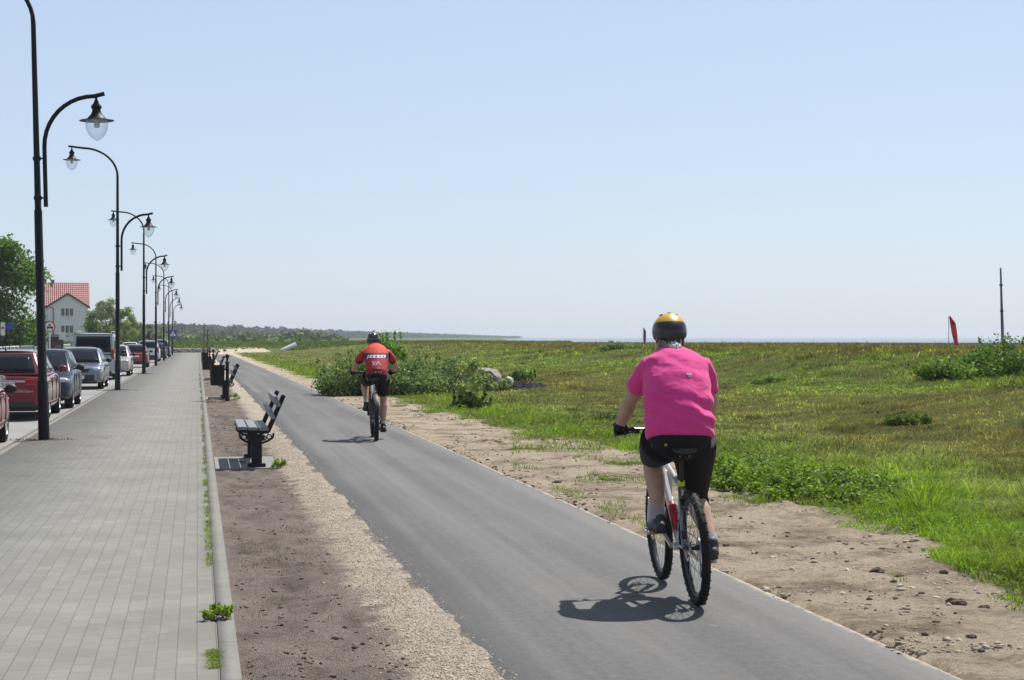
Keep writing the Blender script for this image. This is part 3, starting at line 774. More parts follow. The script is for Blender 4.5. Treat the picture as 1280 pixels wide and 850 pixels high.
# young maple in front of the concrete block
d, p = meet(566, 511); zz = p.z
bl = [(.42 + .30 * random.uniform(-1, 1), random.uniform(-.3, .3), .62 + .40 * random.uniform(-1, 1), .15, .15, .13, 46) for _ in range(20)]
bl += [(.5, 0, 1.08, .16, .16, .12, 50), (.72, 0, .78, .14, .14, .1, 40), (.82, .1, 1.0, .12, .12, .09, 26), (.2, 0, .95, .13, .13, .1, 30)]
root = tree('maple_sapling', (p.x, p.y, zz), bl, (.018, .7), .085, [(.10, .12, .05), (.19, .23, .07), (.30, .33, .14)], 'small pale leaved sapling leaning at the verge edge', 'sapling', 31, hollow=.0, limbs=9)
bush_at('nettle_clump', 588, 511, .5, .5, .42, 12, 420, .07, DK, 'dark low weed clump at the foot of the sapling', 32, cat='weeds')
bush_at('meadow_bush', 1256, 466, 1.25, 1.1, 1.0, 34, 300, .075, GR, 'leafy green bush at the right end of the bank', 33)
bush_at('meadow_bush', 1200, 472, 1.2, 1.0, .62, 30, 240, .075, [(.045, .08, .012), (.085, .14, .02), (.13, .2, .04)], 'low green bush on the bank below the red flag', 34)
bush_at('meadow_bush', 962, 479, .55, .5, .30, 12, 150, .06, [(.06, .10, .02), (.10, .15, .03), (.14, .20, .05)], 'small green bush on the meadow right of the pink cyclist', 35)
bush_at('meadow_bush', 775, 438, 1.3, 1.0, .45, 14, 260, .09, [(.06, .09, .03), (.10, .14, .05), (.15, .19, .08)], 'grey green bush on the crest left of the helmet', 36)
bush_at('grass_tussock', 1138, 529, .45, .4, .26, 14, 260, .05, [(.04, .06, .015), (.09, .125, .025), (.14, .19, .04)], 'dark green tussock in the middle of the meadow', 37, cat='tussock')
bush_at('meadow_bush', 650, 478, .6, .6, .6, 10, 300, .09, [(.06, .10, .03), (.11, .16, .05), (.16, .22, .08)], 'green bush just right of the broken concrete block', 38)
# low leafy patch beside the verge: one nettle patch, plus a pavement weed
NET = [(.034, .056, .008), (.092, .145, .016), (.165, .235, .032)]
def patch_at(name, px, py, w, dpt, h, n, leafn, size, cols, label, seed):
    d, p = meet(px, py); q = random.Random(seed); bl = []
    for i in range(n):
        a = q.random() * 6.283; rr = math.sqrt(q.random())
        x, y = math.cos(a) * rr * w, math.sin(a) * rr * dpt
        hh = h * (1 - .5 * rr ** 3) * q.uniform(.5, 1.05)
        z0 = float(ground_h(p.x + x, p.y + y))
        bl.append((x, y, z0 + hh * .55, .12, .14, hh * .5, int(leafn * q.uniform(.6, 1.3))))
    return tree(name, (p.x, p.y, 0), bl, (.012, h * .4), size, cols, label, 'plants', seed, hollow=.1, flat=.25, limbs=14, crown='foliage')
patch_at('nettle_patch', 990, 610, .92, 2.3, .27, 170, 170, .045, NET, 'low bright green leafy patch at the verge right of the pink cyclist', 41)
# broad leaved weeds sprawling through the verge edge and the meadow (stuff)
n = 60000; Xs, Ys, D = samp(n, 10, 90, -6, 20.5)
e = Xs - edge(Ys); lush = sst(3.2, .3, e) * (fbm(Xs / .7, Ys / 1.1, 171, 3) > .44) + .14 * (fbm(Xs / 1.6, Ys / 2.6, 172, 3) > .55)
k = (e > .0) & (e < 22) & (rng.random(n) < lush); Xs, Ys, D, e = Xs[k], Ys[k], D[k], e[k]; n = len(Xs)
zs = ground_h(Xs, Ys) + .02 + .13 * rng.random(n) * (.4 + .6 * sst(0, .8, e))
bls = [(x, y, z, .02, .02, .015, 1) for x, y, z in zip(Xs, Ys, zs)]
a = rng.normal(size=(n, 3)); a[:, 2] *= .4; a /= np.linalg.norm(a, axis=1)[:, None]; up = rng.normal(size=(n, 3)) * .6 + np.array([0, 0, 1]); bb = np.cross(up, a); bb /= np.linalg.norm(bb, axis=1)[:, None]
sz = (.022 + .04 * rng.random(n)) * np.clip(D / 22, .7, 1.3); cc_ = np.stack([Xs, Ys, zs], 1)
V = np.stack([cc_ - a * sz[:, None] * .5, cc_ + bb * sz[:, None] * .28, cc_ + a * sz[:, None] * .5, cc_ - bb * sz[:, None] * .28], 1).reshape(-1, 3)
t = rng.random((n, 1)); C = np.array([.07, .13, .015]) * (1 - t) + np.array([.17, .26, .035]) * t
C = np.where((rng.random(n) < .2)[:, None], np.array([.14, .17, .09]), C) * (.6 + .8 * rng.random((n, 1)))
tag(np_mesh('meadow_weeds', V, np.arange(n * 4).reshape(-1, 4), M['leaf'], None, False, np.repeat(C * 1.2, 4, 0)), kind='stuff')
def weed(px, py, w, h, n, label, seed, zz=.005):
    d = F * CH / (py - HY); p = P(px, d); q = random.Random(seed)
    bl = [(q.uniform(-w, w), q.uniform(-w * 1.3, w * 1.3), h * q.uniform(.3, .9), w * .4, w * .4, h * .4, n) for _ in range(9)]
    tree('pavement_weed', (p.x, p.y, zz), bl, (.006, h * .5), .03, [(.07, .11, .012), (.14, .20, .02), (.21, .28, .04)], label, 'weed', seed, hollow=.0, flat=.2, crown='foliage')
weed(272, 774, .075, .06, 55, 'bright green weed growing on the pavement edging, nearest', 51)
weed(348, 584, .07, .09, 60, 'small green weed by the foot of the nearest bench', 52, -.01)
weed(292, 499, .14, .16, 60, 'dry yellowish weed by the bench with the litter bin', 53, -.01)

# broken concrete block with a heap of dark rubble
d, p = meet(604, 487); zz = p.z
root = empty('concrete_block', (p.x, p.y, zz), R(-25), 'broken pinkish grey concrete block lying among the bushes', 'concrete block')
def crag(A): return .05 * (fbm(A[:, 0] * 5 + A[:, 1] * 3, A[:, 2] * 6 + A[:, 1] * 4, 4, 4) - .5) * 2
b = MB(); b.prism([(-.62, -.05), (.50, -.05), (.58, .12), (.50, .40), (.34, .58), (-.1, .63), (-.42, .66), (-.6, .48)], -.35, .4)
union(b, 'slab', simple('pinkish_broken_concrete', (.29, .25, .235), .95, 0, 0, .35, 6, .2, .8, 25), root, .03, 1, crag)
b = MB(); b.prism([(.70, -.05), (.99, -.05), (.86, .33), (.74, .40)], -.12, .3); union(b, 'fragment', simple('pale_broken_concrete', (.46, .45, .36), .95, 0, 0, .2, 6, .2, .5, 30), root, .025, 1, crag)
n = 1500; th = rng.random(n) * 6.283; rr = np.sqrt(rng.random(n))
Xs = p.x + .9 + 1.15 * rr * np.cos(th); Ys = p.y - .5 + .8 * rr * np.sin(th); Zs = ground_h(Xs, Ys) + .24 * (1 - rr ** 1.5) * rng.random(n)
stones('rubble_heap', Xs, Ys, Zs, .015 + .03 * rng.random(n), np.array([.085, .078, .082]) * (.5 + .9 * rng.random((n, 1))), M['stones'])
# clods on the verge one can point at
CLODS = [(1097, 716, .060, 'largest dark soil clod'), (1195, 758, .075, 'loose dark earth clump'), (908, 682, .045, 'dark crusted soil clod'), (1124, 718, .040, 'rounded dark clod'), (697, 605, .06, 'flat dark soil clod'), (1117, 734, .03, 'small dark soil clod'), (1152, 745, .03, 'small dark round clod'), (1180, 717, .035, 'smooth dark clod'), (1230, 762, .05, 'flattened earth clump'), (1213, 798, .04, 'low dark soil lump')]
WH = ['on the verge at right, left of the others', 'low on the verge at far right', 'on the verge just right of the bicycle', 'touching the largest clod', 'by the path edge left of the pink cyclist', 'below the largest clod', 'between the verge clods at right', 'close to the grass edge at right', 'near the right frame edge', 'nearest of those on the right verge']
for (px, py, s, l), wl in zip(CLODS, WH):
    s *= .68; p = P(px, F * CH / (py - HY))
    bmx = bmesh.new(); bmesh.ops.create_icosphere(bmx, subdivisions=3, radius=1)
    for v in bmx.verts:
        c = v.co; k = 1 + .5 * (float(fbm(np.array(c.x * 2.2 + px), np.array(c.y * 2.2 + c.z * 2.7), 3, 4)) - .5) * 2
        v.co = Vector((c.x * s * k * 1.2, c.y * s * k, c.z * s * k * .62))
    me = bpy.data.meshes.new('soil_clod'); bmx.to_mesh(me); bmx.free()
    if 'clodmat' not in M: M['clodmat'] = simple('dark_soil_clod', (.12, .09, .066), .95, 0, 0, .45, 40, .1, .8, 60)
    me.materials.append(M['clodmat'])
    o = bpy.data.objects.new('soil_clod', me); COL.objects.link(o); o.location = (p.x, p.y, float(ground_h(p.x, p.y)) + s * .05)
    tag(o, l + ' ' + wl, 'soil clod', 'soil clods on the verge')

# ================================================================= STREET LAMPS
def lantern(parent, x, z):
    b = MB(); b.lathe([(.012, .0), (.018, -.02), (.020, -.06), (.038, -.10), (.046, -.125), (.075, -.155), (.085, -.18), (.078, -.20), (.066, -.215), (.068, -.25), (.092, -.30), (.13, -.34), (.15, -.365)], 24, (x, 0, z))
    o = b.build('lantern', M['iron'], parent)
    b = MB(); b.lathe([(.14, -.366), (.20, -.378), (.268, -.392), (.272, -.398), (.20, -.388), (.14, -.378)], 36, (x, 0, z), closed=True); b.build('brim', M['iron'], o)
    b = MB(); b.lathe([(.172, -.392), (.178, -.43), (.176, -.48), (.162, -.545), (.132, -.61), (.088, -.665), (.040, -.70), (.014, -.715), (.001, -.72)], 32, (x, 0, z)); b.build('globe', M['globe'], o)
    b = MB(); b.lathe([(.03, -.37), (.03, -.43), (.045, -.435), (.045, -.50), (.03, -.51)], 14, (x, 0, z)); b.build('bulb', M['whitepaint'], o)
    return o
def lamp(loc):
    root = empty('street_lamp', loc)
    b = MB()
    pts = [(0, 0, -.1), (0, 0, .9), (0, 0, .92), (0, 0, 3.6), (0, 0, 3.62), (0, 0, 6.55)]
    rr = [.088, .084, .072, .062, .052, .038]
    for k in range(1, 13):
        a = math.pi / 2 * k / 12; pts.append((-1.0 + 1.0 * math.cos(a), 0, 6.55 + .85 * math.sin(a))); rr.append(.034)
    pts += [(-1.25, 0, 7.425), (-1.46, 0, 7.45)]; rr += [.032, .032]
    b.tube(pts, rr, 14, ref=(0, 1, 0)); b.build('pole', M['iron'], root)
    b = MB(); ap = [(.12, 0, 3.66), (.12, 0, 4.3), (.12, 0, 4.6)]
    for k in range(1, 11):
        a = math.pi / 2 * k / 10; ap.append((.12 + .78 * (1 - math.cos(a)), 0, 4.6 + .80 * math.sin(a)))
    ap += [(1.06, 0, 5.44)]
    b.tube(ap, .034, 12, ref=(0, 1, 0)); b.build('arm', M['iron'], root)
    for z in (3.80, 4.42):
        b = MB(); b.tube([(.02, 0, z), (.12, 0, z)], .014, 8, ref=(0, 1, 0)); b.lathe([(.062, z - .03), (.064, z), (.062, z + .03)], 14); b.build('bracket', M['iron'], root)
    lantern(root, -1.36, 7.43); lantern(root, .93, 5.41)
    return root
LD = [26.4, 51.5, 77, 102, 128, 153, 179]
LPX = [55, 147, 179.8, 194.9, 204.8, 211.0, 215.5]
LLAB = ['tall black two armed street lamp nearest the camera, beside the red estate car', 'black two armed street lamp beside the white van, second from the camera',
        'black two armed street lamp beside the small red hatchback', 'black two armed street lamp beside the white off roader', 'black two armed street lamp fifth along the kerb, by the dark blue car',
        'black two armed street lamp sixth along the kerb, next to the last', 'farthest black two armed street lamp, behind the blue crossing sign']
LG = 'black street lamps along the pavement'
proto = None
for i, (d, px) in enumerate(zip(LD, LPX)):
    p = P(px, d); loc = (p.x, p.y, gz(p.y))
    o = proto = lamp(loc) if i == 0 else proto
    if i: o = dup(proto)
    o.location = loc; o.rotation_euler = (0, R(-1.4) if i == 0 else 0, TH * 0)
    tag(o, LLAB[i], 'street lamp', LG)
# little earth and weeds at the lamp feet
for i in range(3):
    p = P(LPX[i], LD[i]); n = 260
    Xs = p.x + .28 * rng.normal(size=n); Ys = p.y + .12 * rng.normal(size=n)
    V, Fc, C = blades('g', Xs, Ys, gzn(Ys) + .002, .01 + .04 * rng.random(n), np.full(n, .012 + .008 * i), np.array([.10, .095, .045]) * (.5 + .8 * rng.random((n, 1))), 1.4, rng)
    tag(np_mesh('weeds', V, Fc, M['grass'], None, False, C), kind='stuff')

# ================================================================= BENCHES, BINS
M['slat'] = simple('grey_weathered_slat', (.20, .205, .22), .5, 0, 0, .2, 14, .5, .2, 60)
M['slatdark'] = simple('dark_stained_slat', (.035, .032, .032), .5, 0, .1, .25, 14, .4, .2, 60)
def bench(loc):
    root = empty('park_bench', loc)
    L = 1.9
    for y in (.12, L - .12):
        b = MB()
        b.box((0, y, .19), (.13, .09, .40)); b.box((0, y, .36), (.20, .08, .07)); b.box((0, y, .02), (.22, .14, .05))
        b.prism([(-.235, .43), (.14, .41), (.17, .44), (.36, .88), (.31, .90), (.12, .47), (-.235, .462)], y - .025, y + .025)
        for s in (-1, 1):      # scroll braces under the seat
            b.tube([(s * .21, y, .42), (s * .20, y, .36), (s * .14, y, .32), (s * .05, y, .29)], .014, 8)
            b.torus(.028, .009, 16, 6, (s * .155, y, .372), 'y'); b.torus(.02, .008, 14, 6, (s * .10, y, .355), 'y')
        b.build('bench_leg', M['iron'], root, True, .006)
    for x, zz in ((-.175, .485), (-.045, .478), (.085, .472)):
        b = MB(); b.box((x, L / 2, zz), (.112, L, .042)); b.build('seat_slat', M['slat'], root, False, .008)
    sl = Matrix.Rotation(R(-70), 4, 'Y')
    for x, zz in ((.185, .66), (.25, .815)):
        b = MB(); b.box((x, L / 2, zz), (.135, L, .042), Matrix.Rotation(R(70), 3, 'Y')); b.build('back_slat', M['slat'], root, False, .008)
    return root
def slab_under(loc, lab):
    b = MB(); b.box((-.12, .95, -.03), (.78, 2.0, .07)); b.box((-.60, .55, -.0305), (.13, 1.3, .06)); o = b.build('concrete_slab', M['concrete'], None, False, .008)
    o.location = loc; tag(o, lab, 'slab', 'concrete slabs under the benches')
def lbin(loc, rz=0):
    root = empty('litter_bin', loc, rz)
    b = MB(); b.lathe([(.06, 0), (.06, .05), (.045, .07), (.042, .95), (.055, .97), (.055, 1.0), (.03, 1.02), (.028, 1.08), (.055, 1.12), (.05, 1.16), (.02, 1.19), (.001, 1.20)], 16); b.build('post', M['iron'], root)
    b = MB(); b.lathe([(.165, .40), (.175, .42), (.188, .90), (.195, .915), (.182, .915), (.165, .44)], 28, (-.25, 0, 0)); b.build('bin_body', M['iron'], root)
    b = MB(); b.box((-.04, 0, .80), (.09, .05, .04)); b.box((-.04, 0, .50), (.09, .05, .04)); b.build('bracket', M['iron'], root)
    return root
BX = .72
benches = [(20.75, 'nearest black iron bench with grey slats, on its concrete slab', 'concrete slab under the nearest bench'), (43.6, 'second bench along the path, half hidden behind the black litter bin', 'concrete slab under the second bench'), (66.5, 'third bench along the path, beside the grey litter bin', 'concrete slab under the third bench'), (88.5, 'farthest bench beside the bike path', 'concrete slab under the farthest bench')]
for i, (y, lab, sl) in enumerate(benches):
    o = proto = bench((0, 0, 0)) if i == 0 else proto
    if i: o = dup(proto)
    yy = y / math.cos(TH) - BX * math.tan(TH) if False else (y - BX * math.sin(TH)) / math.cos(TH)
    o.location = (BX, yy, gz(yy) + .005); tag(o, lab, 'bench', 'benches along the bike path')
    slab_under((BX, yy, gz(yy)), sl)
for i, (y, dx, lab) in enumerate([(42.6, .02, 'black litter bin on a post in front of the second bench'), (65.3, -.12, 'black litter bin on a post by the third bench'), (87, -.1, 'farthest black litter bin on a post beside the pavement')]):
    o = proto = lbin((0, 0, 0)) if i == 0 else proto
    if i: o = dup(proto)
    yy = (y - BX * math.sin(TH)) / math.cos(TH)
    o.location = (BX + dx, yy, gz(yy) - .01); tag(o, lab, 'litter bin', 'litter bins by the benches')

# ================================================================= HOUSE, KIOSK, FENCE, SIGNS
M['plaster'] = simple('white_house_plaster', (.9, .87, .89), .9, 0, 0, .04, .6, .2)
M['window'] = simple('house_window_glass', (.05, .055, .065), .1, 0, 0, .3, .8, .6)
M['darkwood'] = simple('dark_brown_wood', (.07, .035, .025), .7, 0, 0, .3, 4)
m = NM('red_roof_tiles'); wv = m.n('ShaderNodeTexWave'); wv.inputs['Scale'].default_value = 1.1; m.L(m.co(), wv.inputs['Vector'])
wv2 = m.n('ShaderNodeTexWave', bands_direction='Z'); wv2.inputs['Scale'].default_value = 1.0; m.L(m.co(), wv2.inputs['Vector'])
c = m.ramp(m.noise(.8, 5), [(.3, (.23, .062, .062)), (.7, (.33, .10, .095))]); m.base(m.mix(.5, c, m.ramp(wv.outputs['Fac'], [(0, (.68, .68, .68)), (1, (1.1, 1.1, 1.1))]), 'MULTIPLY'))
m.rough(.6); m.bump(m.math('ADD', wv.outputs['Fac'], wv2.outputs['Fac']), .8, .06); M['tiles'] = m.m
hd = 250.0; p = P(84.8, hd)
house = empty('house', (p.x, p.y, -.1), -TH + math.atan((84.8 - CX) / F) * -1, 'white three storey house with red tiled roof and central gable', 'house')
# local: x right, y away from the camera, z up
b = MB(); b.box((-.25, 4.5, 3.15), (6.3, 9, 6.3)); b.build('wall', M['plaster'], house, False)
b = MB(); b.prism([(-2.85, 0), (2.85, 0), (2.85, 6.2), (0, 8.05), (-2.85, 6.2)], -.55, 3.0); gable = b.build('gable_wall', M['plaster'], house, False)
b = MB(); b.prism([(-.5, 6.1), (4.5, 9.7), (9.5, 6.1), (9.5, 6.3), (4.5, 9.92), (-.5, 6.3)], -3.6, 3.15, 'x'); roof = b.build('roof', M['tiles'], house, False)
b = MB()
for s in (-1, 1): b.prism([(0, 8.08), (s * 3.2, 6.0), (s * 3.2, 6.2), (0, 8.28)], -.75, 3.3)
b.build('gable_roof', M['tiles'], house, False)
b = MB()
for s in (-1, 1): b.prism([(0, 7.98), (s * 3.22, 5.9), (s * 3.22, 6.18), (0, 8.26)], -.80, -.752)
b.build('barge_board', M['darkwood'], house, False)
b = MB(); b.box((-2.2, 4.6, 10), (.5, .5, .7)); b.build('chimney', M['concrete'], roof, False)
b = MB(); b.tube([(-3.1, 3.4, 9), (-3.1, 3.4, 11)], .03, 6); b.tube([(-3.5, 3.4, 10.8), (-2.7, 3.4, 10.8)], .02, 6); b.tube([(-3.4, 3.4, 10.5), (-2.8, 3.4, 10.5)], .02, 6); b.build('aerial', M['steel'], roof)
def hwin(x, z, ww, hh, y=-.55):
    b = MB(); b.box((x, y - .02, z), (ww, .05, hh)); b.box((x, y - .06, z - hh / 2 - .04), (ww + .15, .16, .07)); o = b.build('window', M['whitepaint'], house, False)
    b = MB()
    b.box((x - ww * .235, y - .055, z), (ww * .40, .02, hh * .88)); b.box((x + ww * .235, y - .055, z), (ww * .40, .02, hh * .88)); b.build('pane', M['window'], o, False)
for z in (5.4, 2.85):
    for x in (-.62, 0.0, .62): hwin(x - .1, z, .50, 1.2)

hwin(-1.4, .9, 1.0, 1.3); hwin(1.3, .9, 1.0, 1.3)
b = MB(); b.lathe([(.02, 0), (.35, .05), (.5, .16), (.52, .18), (.34, .08), (.02, .03)], 24, (3.35, -.5, 4.35), 'y', closed=True); b.tube([(2.9, -.1, 4.2), (3.35, -.3, 4.35)], .04, 6); b.build('satellite_dish', M['darkplastic'], house)
b = MB(); b.tube([(-2.1, -.62, .1), (-2.1, -.62, 6.0), (-2.6, -.62, 6.1)], .06, 8); b.build('drainpipe', M['darkplastic'], house)
# low white annex left
p = P(38, 205)
ax = empty('garage', (p.x, p.y, -.1), -TH + .28, 'low plain white building behind the big green tree', 'building')
b = MB(); b.box((0, 2, 1.75), (4.4, 4, 3.5)); b.build('wall', M['plaster'], ax, False)
b = MB(); b.box((0, 2, 3.58), (4.8, 4.4, .14)); b.build('roof', M['darkwood'], ax, False)
b = MB(); b.box((-.6, -.02, 1.05), (1.0, .06, 2.1)); b.build('door', M['darkwood'], ax, False)
# wooden kiosk
p = P(69.5, 150); q0 = -TH + .27
ks = empty('kiosk', (p.x, p.y, gz(p.y)), q0, 'small dark brown wooden kiosk with slanted roof by the fence', 'kiosk')
b = MB(); b.box((0, .7, .95), (1.35, 1.3, 1.9)); b.build('wall', M['darkwood'], ks, False)
b = MB(); b.prism([(-.85, 2.02), (1.15, 1.88), (1.15, 1.96), (-.85, 2.12)], -.35, 1.6); b.build('roof', M['blackplastic'], ks, False)
b = MB(); b.box((.2, -.01, .75), (.55, .05, .75)); b.build('panel', simple('painted_panel', (.25, .16, .10), .7, 0, 0, .5, 9), ks, False)
# white box sign and yellow sign
def signpost(name, px, d, zc, mk, label, pr=.03, pm='steel', top=0.0):
    p = P(px, d); root = empty(name, (p.x, p.y, gz(p.y) - .02), -TH - math.atan((px - CX) / F), label, 'sign')
    b = MB(); b.tube([(0, 0, 0), (0, 0, zc + top)], pr, 10, ref=(0, 1, 0)); b.build('post', M[pm], root); mk(root, zc); return root
M['signwhite'] = simple('sign_white', (.75, .75, .74), .5); M['signred'] = simple('sign_red', (.5, .03, .04), .5); M['signblue'] = simple('sign_blue', (.03, .07, .34), .5)
M['signyellow'] = simple('sign_yellow', (.75, .42, .02), .5); M['signblack'] = simple('sign_black', (.02, .02, .02), .5)
def disc(parent, name, rad_, mat, z, y, th=.012):
    b = MB(); b.lathe([(rad_, y), (rad_, y - th)], 28, (0, 0, z), 'y'); return b.build(name, mat, parent)
def mk_round(root, z):
    o = disc(root, 'sign_plate', .35, M['signred'], z, -.035); disc(root, 'face', .285, M['signwhite'], z, -.050, .004)
    b = MB(); b.box((.0, -.058, z + .10), (.13, .006, .12)); b.box((.02, -.058, z - .045), (.40, .006, .10)); b.box((-.12, -.058, z - .12), (.08, .006, .08)); b.box((.15, -.058, z - .12), (.08, .006, .08)); b.build('symbol', M['signblack'], root, False)
p_ = 'white'
M['white'] = M['whitepaint']
signpost('traffic_sign', 62.0, 106, 2.42, mk_round, 'round white prohibition sign with red rim on a white post', .05, 'white', .3)
def mk_blue(root, z): disc(root, 'sign_plate', .21, M['signblue'], z, -.035)
signpost('traffic_sign', 12, 92, 2.33, mk_blue, 'round blue sign on a thin post in front of the big tree', .022, 'darkplastic', .2)
def mk_strip(root, z):
    b = MB(); b.box((0, -.035, z), (.20, .02, .62)); b.build('sign_plate', M['signwhite'], root, False, .01)
    b = MB(); b.box((0, -.048, z + .05), (.12, .004, .10)); b.build('symbol', M['signred'], root, False)
signpost('notice_board', 3.5, 80, 2.1, mk_strip, 'narrow white notice board on a post at the left edge', .025, 'darkplastic')
def mk_box(root, z):
    b = MB(); b.box((0, -.05, z), (.56, .10, .62)); b.build('sign_plate', M['signwhite'], root, False, .015)
signpost('white_sign', 78, 139, 1.93, mk_box, 'white square sign on a dark post beside the kiosk', .06, 'darkplastic')
def mk_yel(root, z):
    b = MB(); b.box((0, -.04, z), (.46, .02, .46), Matrix.Rotation(R(45), 3, 'Y')); b.build('sign_plate', M['signyellow'], root, False, .01)
    b = MB(); b.box((0, -.055, z - .02), (.07, .006, .20)); b.ball((0, -.055, z + .14), (.05, .006, .05), 12, 6); b.build('symbol', M['signblack'], root, False)
signpost('warning_sign', 94, 138, 1.96, mk_yel, 'yellow diamond warning sign above the white van roof', .03, 'darkplastic')
def mk_cross(root, z):
    b = MB(); b.box((0, -.04, z), (.78, .02, .78)); b.build('sign_plate', M['signblue'], root, False, .01)
    b = MB(); b.prism([(-.32, z - .26), (.32, z - .26), (0, z + .30)], -.058, -.054); tr_ = b.build('triangle', M['signwhite'], root, False)
    b = MB(); b.ball((.0, -.062, z + .10), (.04, .004, .04), 10, 6); b.prism([(-.05, z + .05), (.05, z + .05), (.03, z - .10), (.10, z - .22), (.05, z - .22), (0, z - .10), (-.05, z - .22), (-.10, z - .22), (-.03, z - .10)], -.064, -.060); b.build('symbol', M['signblack'], root, False)
signpost('pedestrian_crossing_sign', 216.2, 176, 2.28, mk_cross, 'square blue pedestrian crossing sign with white triangle', .03, 'darkplastic')
# white railing fence left
def fence(name, px0, px1, Xf, label, hgt, mat, bars):
    def Yof(px): a = math.atan((px - CX) / F) + TH; return Xf / math.tan(a)
    y0, y1 = Yof(px0), Yof(px1); root = empty(name, (Xf, y0, gz(y0)), 0, label, 'fence'); L = y1 - y0; n = max(2, int(L / 2.2))
    for k in range(n + 1):
        b = MB(); b.box((0, L * k / n, hgt / 2 - .05), (.09, .09, hgt + .1)); b.build('post', mat, root, False, .01)
    b = MB(); b.box((0, L / 2, hgt - .04), (.05, L, .06)); b.box((0, L / 2, .18), (.05, L, .05)); b.build('rail', mat, root, False)
    b = MB(); k = 0
    while k * bars < L: b.box((0, k * bars, hgt / 2), (.025, .03, hgt - .2)); k += 1
    b.build('bars', mat, root, False)
fence('metal_fence', -60, 23, -11.0, 'white railing fence with square posts at the left edge', 1.15, M['whitepaint'], .55)
fence('metal_fence', 26, 50, -11.2, 'grey barred fence behind the red estate car', 1.2, simple('galvanised_bars', (.40, .42, .44), .5, .3), .25)
fence('metal_fence', 79, 88, -12.0, 'white picket gate section beside the kiosk', 1.2, M['whitepaint'], .35)

# ================================================================= BOAT, FLAGS, MASTS, POSTS, HEAPS
d, p = meet(361, 437.5); zz = p.z
bt = empty('rowing_boat', (p.x, p.y, zz + .22), R(8), 'white rowing boat lying upturned on the meadow slope', 'boat'); bt.rotation_euler = (R(12), R(-22), R(6))
b = MB(); rings = []
for k in range(13):
    t = k / 12; x = -1.05 + 2.1 * t; wv_ = .42 * math.sqrt(max(1 - (2 * t - .92) ** 2 * .86, .01)); hk = .30 + .10 * t
    rings.append([Vector((x, wv_ * math.cos(math.pi * j / 10), hk * (math.sin(math.pi * j / 10)) ** .7)) for j in range(11)])
b.loft(rings); b.build('hull', simple('white_gelcoat', (.78, .79, .78), .3, 0, .4), bt, True)
b = MB(); b.box((0, 0, .36), (1.7, .05, .06)); b.build('keel', M['whitepaint'], bt, False, .01)
b = MB(); b.tube([(-1.0, -.16, 0), (-.4, -.42, 0), (.4, -.42, 0), (1.0, -.2, 0)], .03, 8); b.build('gunwale', simple('faded_grey_trim', (.35, .36, .37), .6), bt)
def flag(px, d, ytop, ybase, wpx, label, lean, mat, tail='white'):
    p = P(px, d); z1 = CH + (HY - ytop) * d / F; z0 = float(ground_h(p.x, p.y)); k = d / F
    root = empty('beach_flag', (p.x, p.y, z0), -TH, label, 'flag')
    b = MB(); b.tube([(0, 0, 0), (0, 0, z1 - z0 + .05)], .02, 8, ref=(0, 1, 0)); b.build('pole', M['whitepaint'], root)
    zb = CH + (HY - ybase) * d / F - z0; zt = z1 - z0; h = zt - zb; W = wpx * k
    b = MB(); n = 12; V = []; Fq = []
    for i in range(n + 1):
        t = i / n; l = lean * W * t ** 1.2; wd_ = W * .62 * min(1, .12 + t * 3.5) * (1 - .25 * t * t)
        for j in range(5):
            s = j / 4; V.append((.03 + l + wd_ * s, .10 * math.sin(3 * t + 4 * s), zt - h * t + .10 * W * s))
    for i in range(n):
        for j in range(4): Fq.append((i * 5 + j, i * 5 + j + 1, (i + 1) * 5 + j + 1, (i + 1) * 5 + j))
    b.add(V, Fq); o = b.build('cloth', mat, root); sm_ = o.modifiers.new('t', 'SOLIDIFY'); sm_.thickness = .012
    for t in (.22, .68):
        b = MB(); b.ball((.03 + lean * W * t ** 1.2 + W * .25, -.06, zt - h * t), (W * .13, .03, W * .15), 12, 8); b.build('emblem', simple('dark_red_print', (.16, .01, .03), .7), root)
fr_ = simple('red_flag_cloth', (.75, .06, .09), .7)
flag(1186, 82, 396, 432, 9.5, 'tilted red feather flag standing behind the bank', .75, fr_)
flag(804, 118, 410, 430, 4.5, 'thin dark red flag behind the bank, left of the yellow helmet', .1, simple('dusky_red_cloth', (.28, .07, .10), .8))
p = P(1253.5, 78); z0 = float(ground_h(p.x, p.y)); zt = CH + (HY - 335) * 78 / F
ms = empty('boat_mast', (p.x, p.y, z0), -TH, 'tall thin grey mast standing behind the bank at right', 'mast'); ms.rotation_euler = (0, R(-1.6), -TH)
b = MB(); b.tube([(0, 0, -.5), (0, 0, 1.6), (0, 0, zt - z0)], [.07, .062, .038], 10, ref=(0, 1, 0)); b.build('pole', simple('grey_mast', (.12, .13, .15), .5), ms)
for z in (1.7, 2.9):
    b = MB(); b.lathe([(.065, z), (.085, z + .02), (.085, z + .07), (.06, z + .09)], 12); b.build('collar', M['darkplastic'], ms)
b = MB(); b.tube([(.10, 0, .0), (.04, 0, zt - z0 - 1.2)], .006, 6); b.build('stay', M['steel'], ms)
for px, yt, d, r_, l in ((255.3, 405, 195, .06, 'taller thin dark post at the end of the promenade'), (259.5, 412, 198, .10, 'shorter thick dark post at the end of the promenade')):
    p = P(px, d); z0 = gz(p.y); zt = CH + (HY - yt) * d / F - z0
    root = empty('wooden_post', (p.x, p.y, z0), 0, l, 'post')
    b = MB(); b.tube([(0, 0, -.3), (0, 0, zt)], [r_ * 1.1, r_ * .85], 10, ref=(0, 1, 0)); b.build('shaft', M['darkwood'], root)
    b = MB(); b.lathe([(r_ * .9, zt), (r_ * 1.15, zt + .02), (r_ * .6, zt + .10), (.001, zt + .12)], 10); b.build('cap', M['darkplastic'], root)
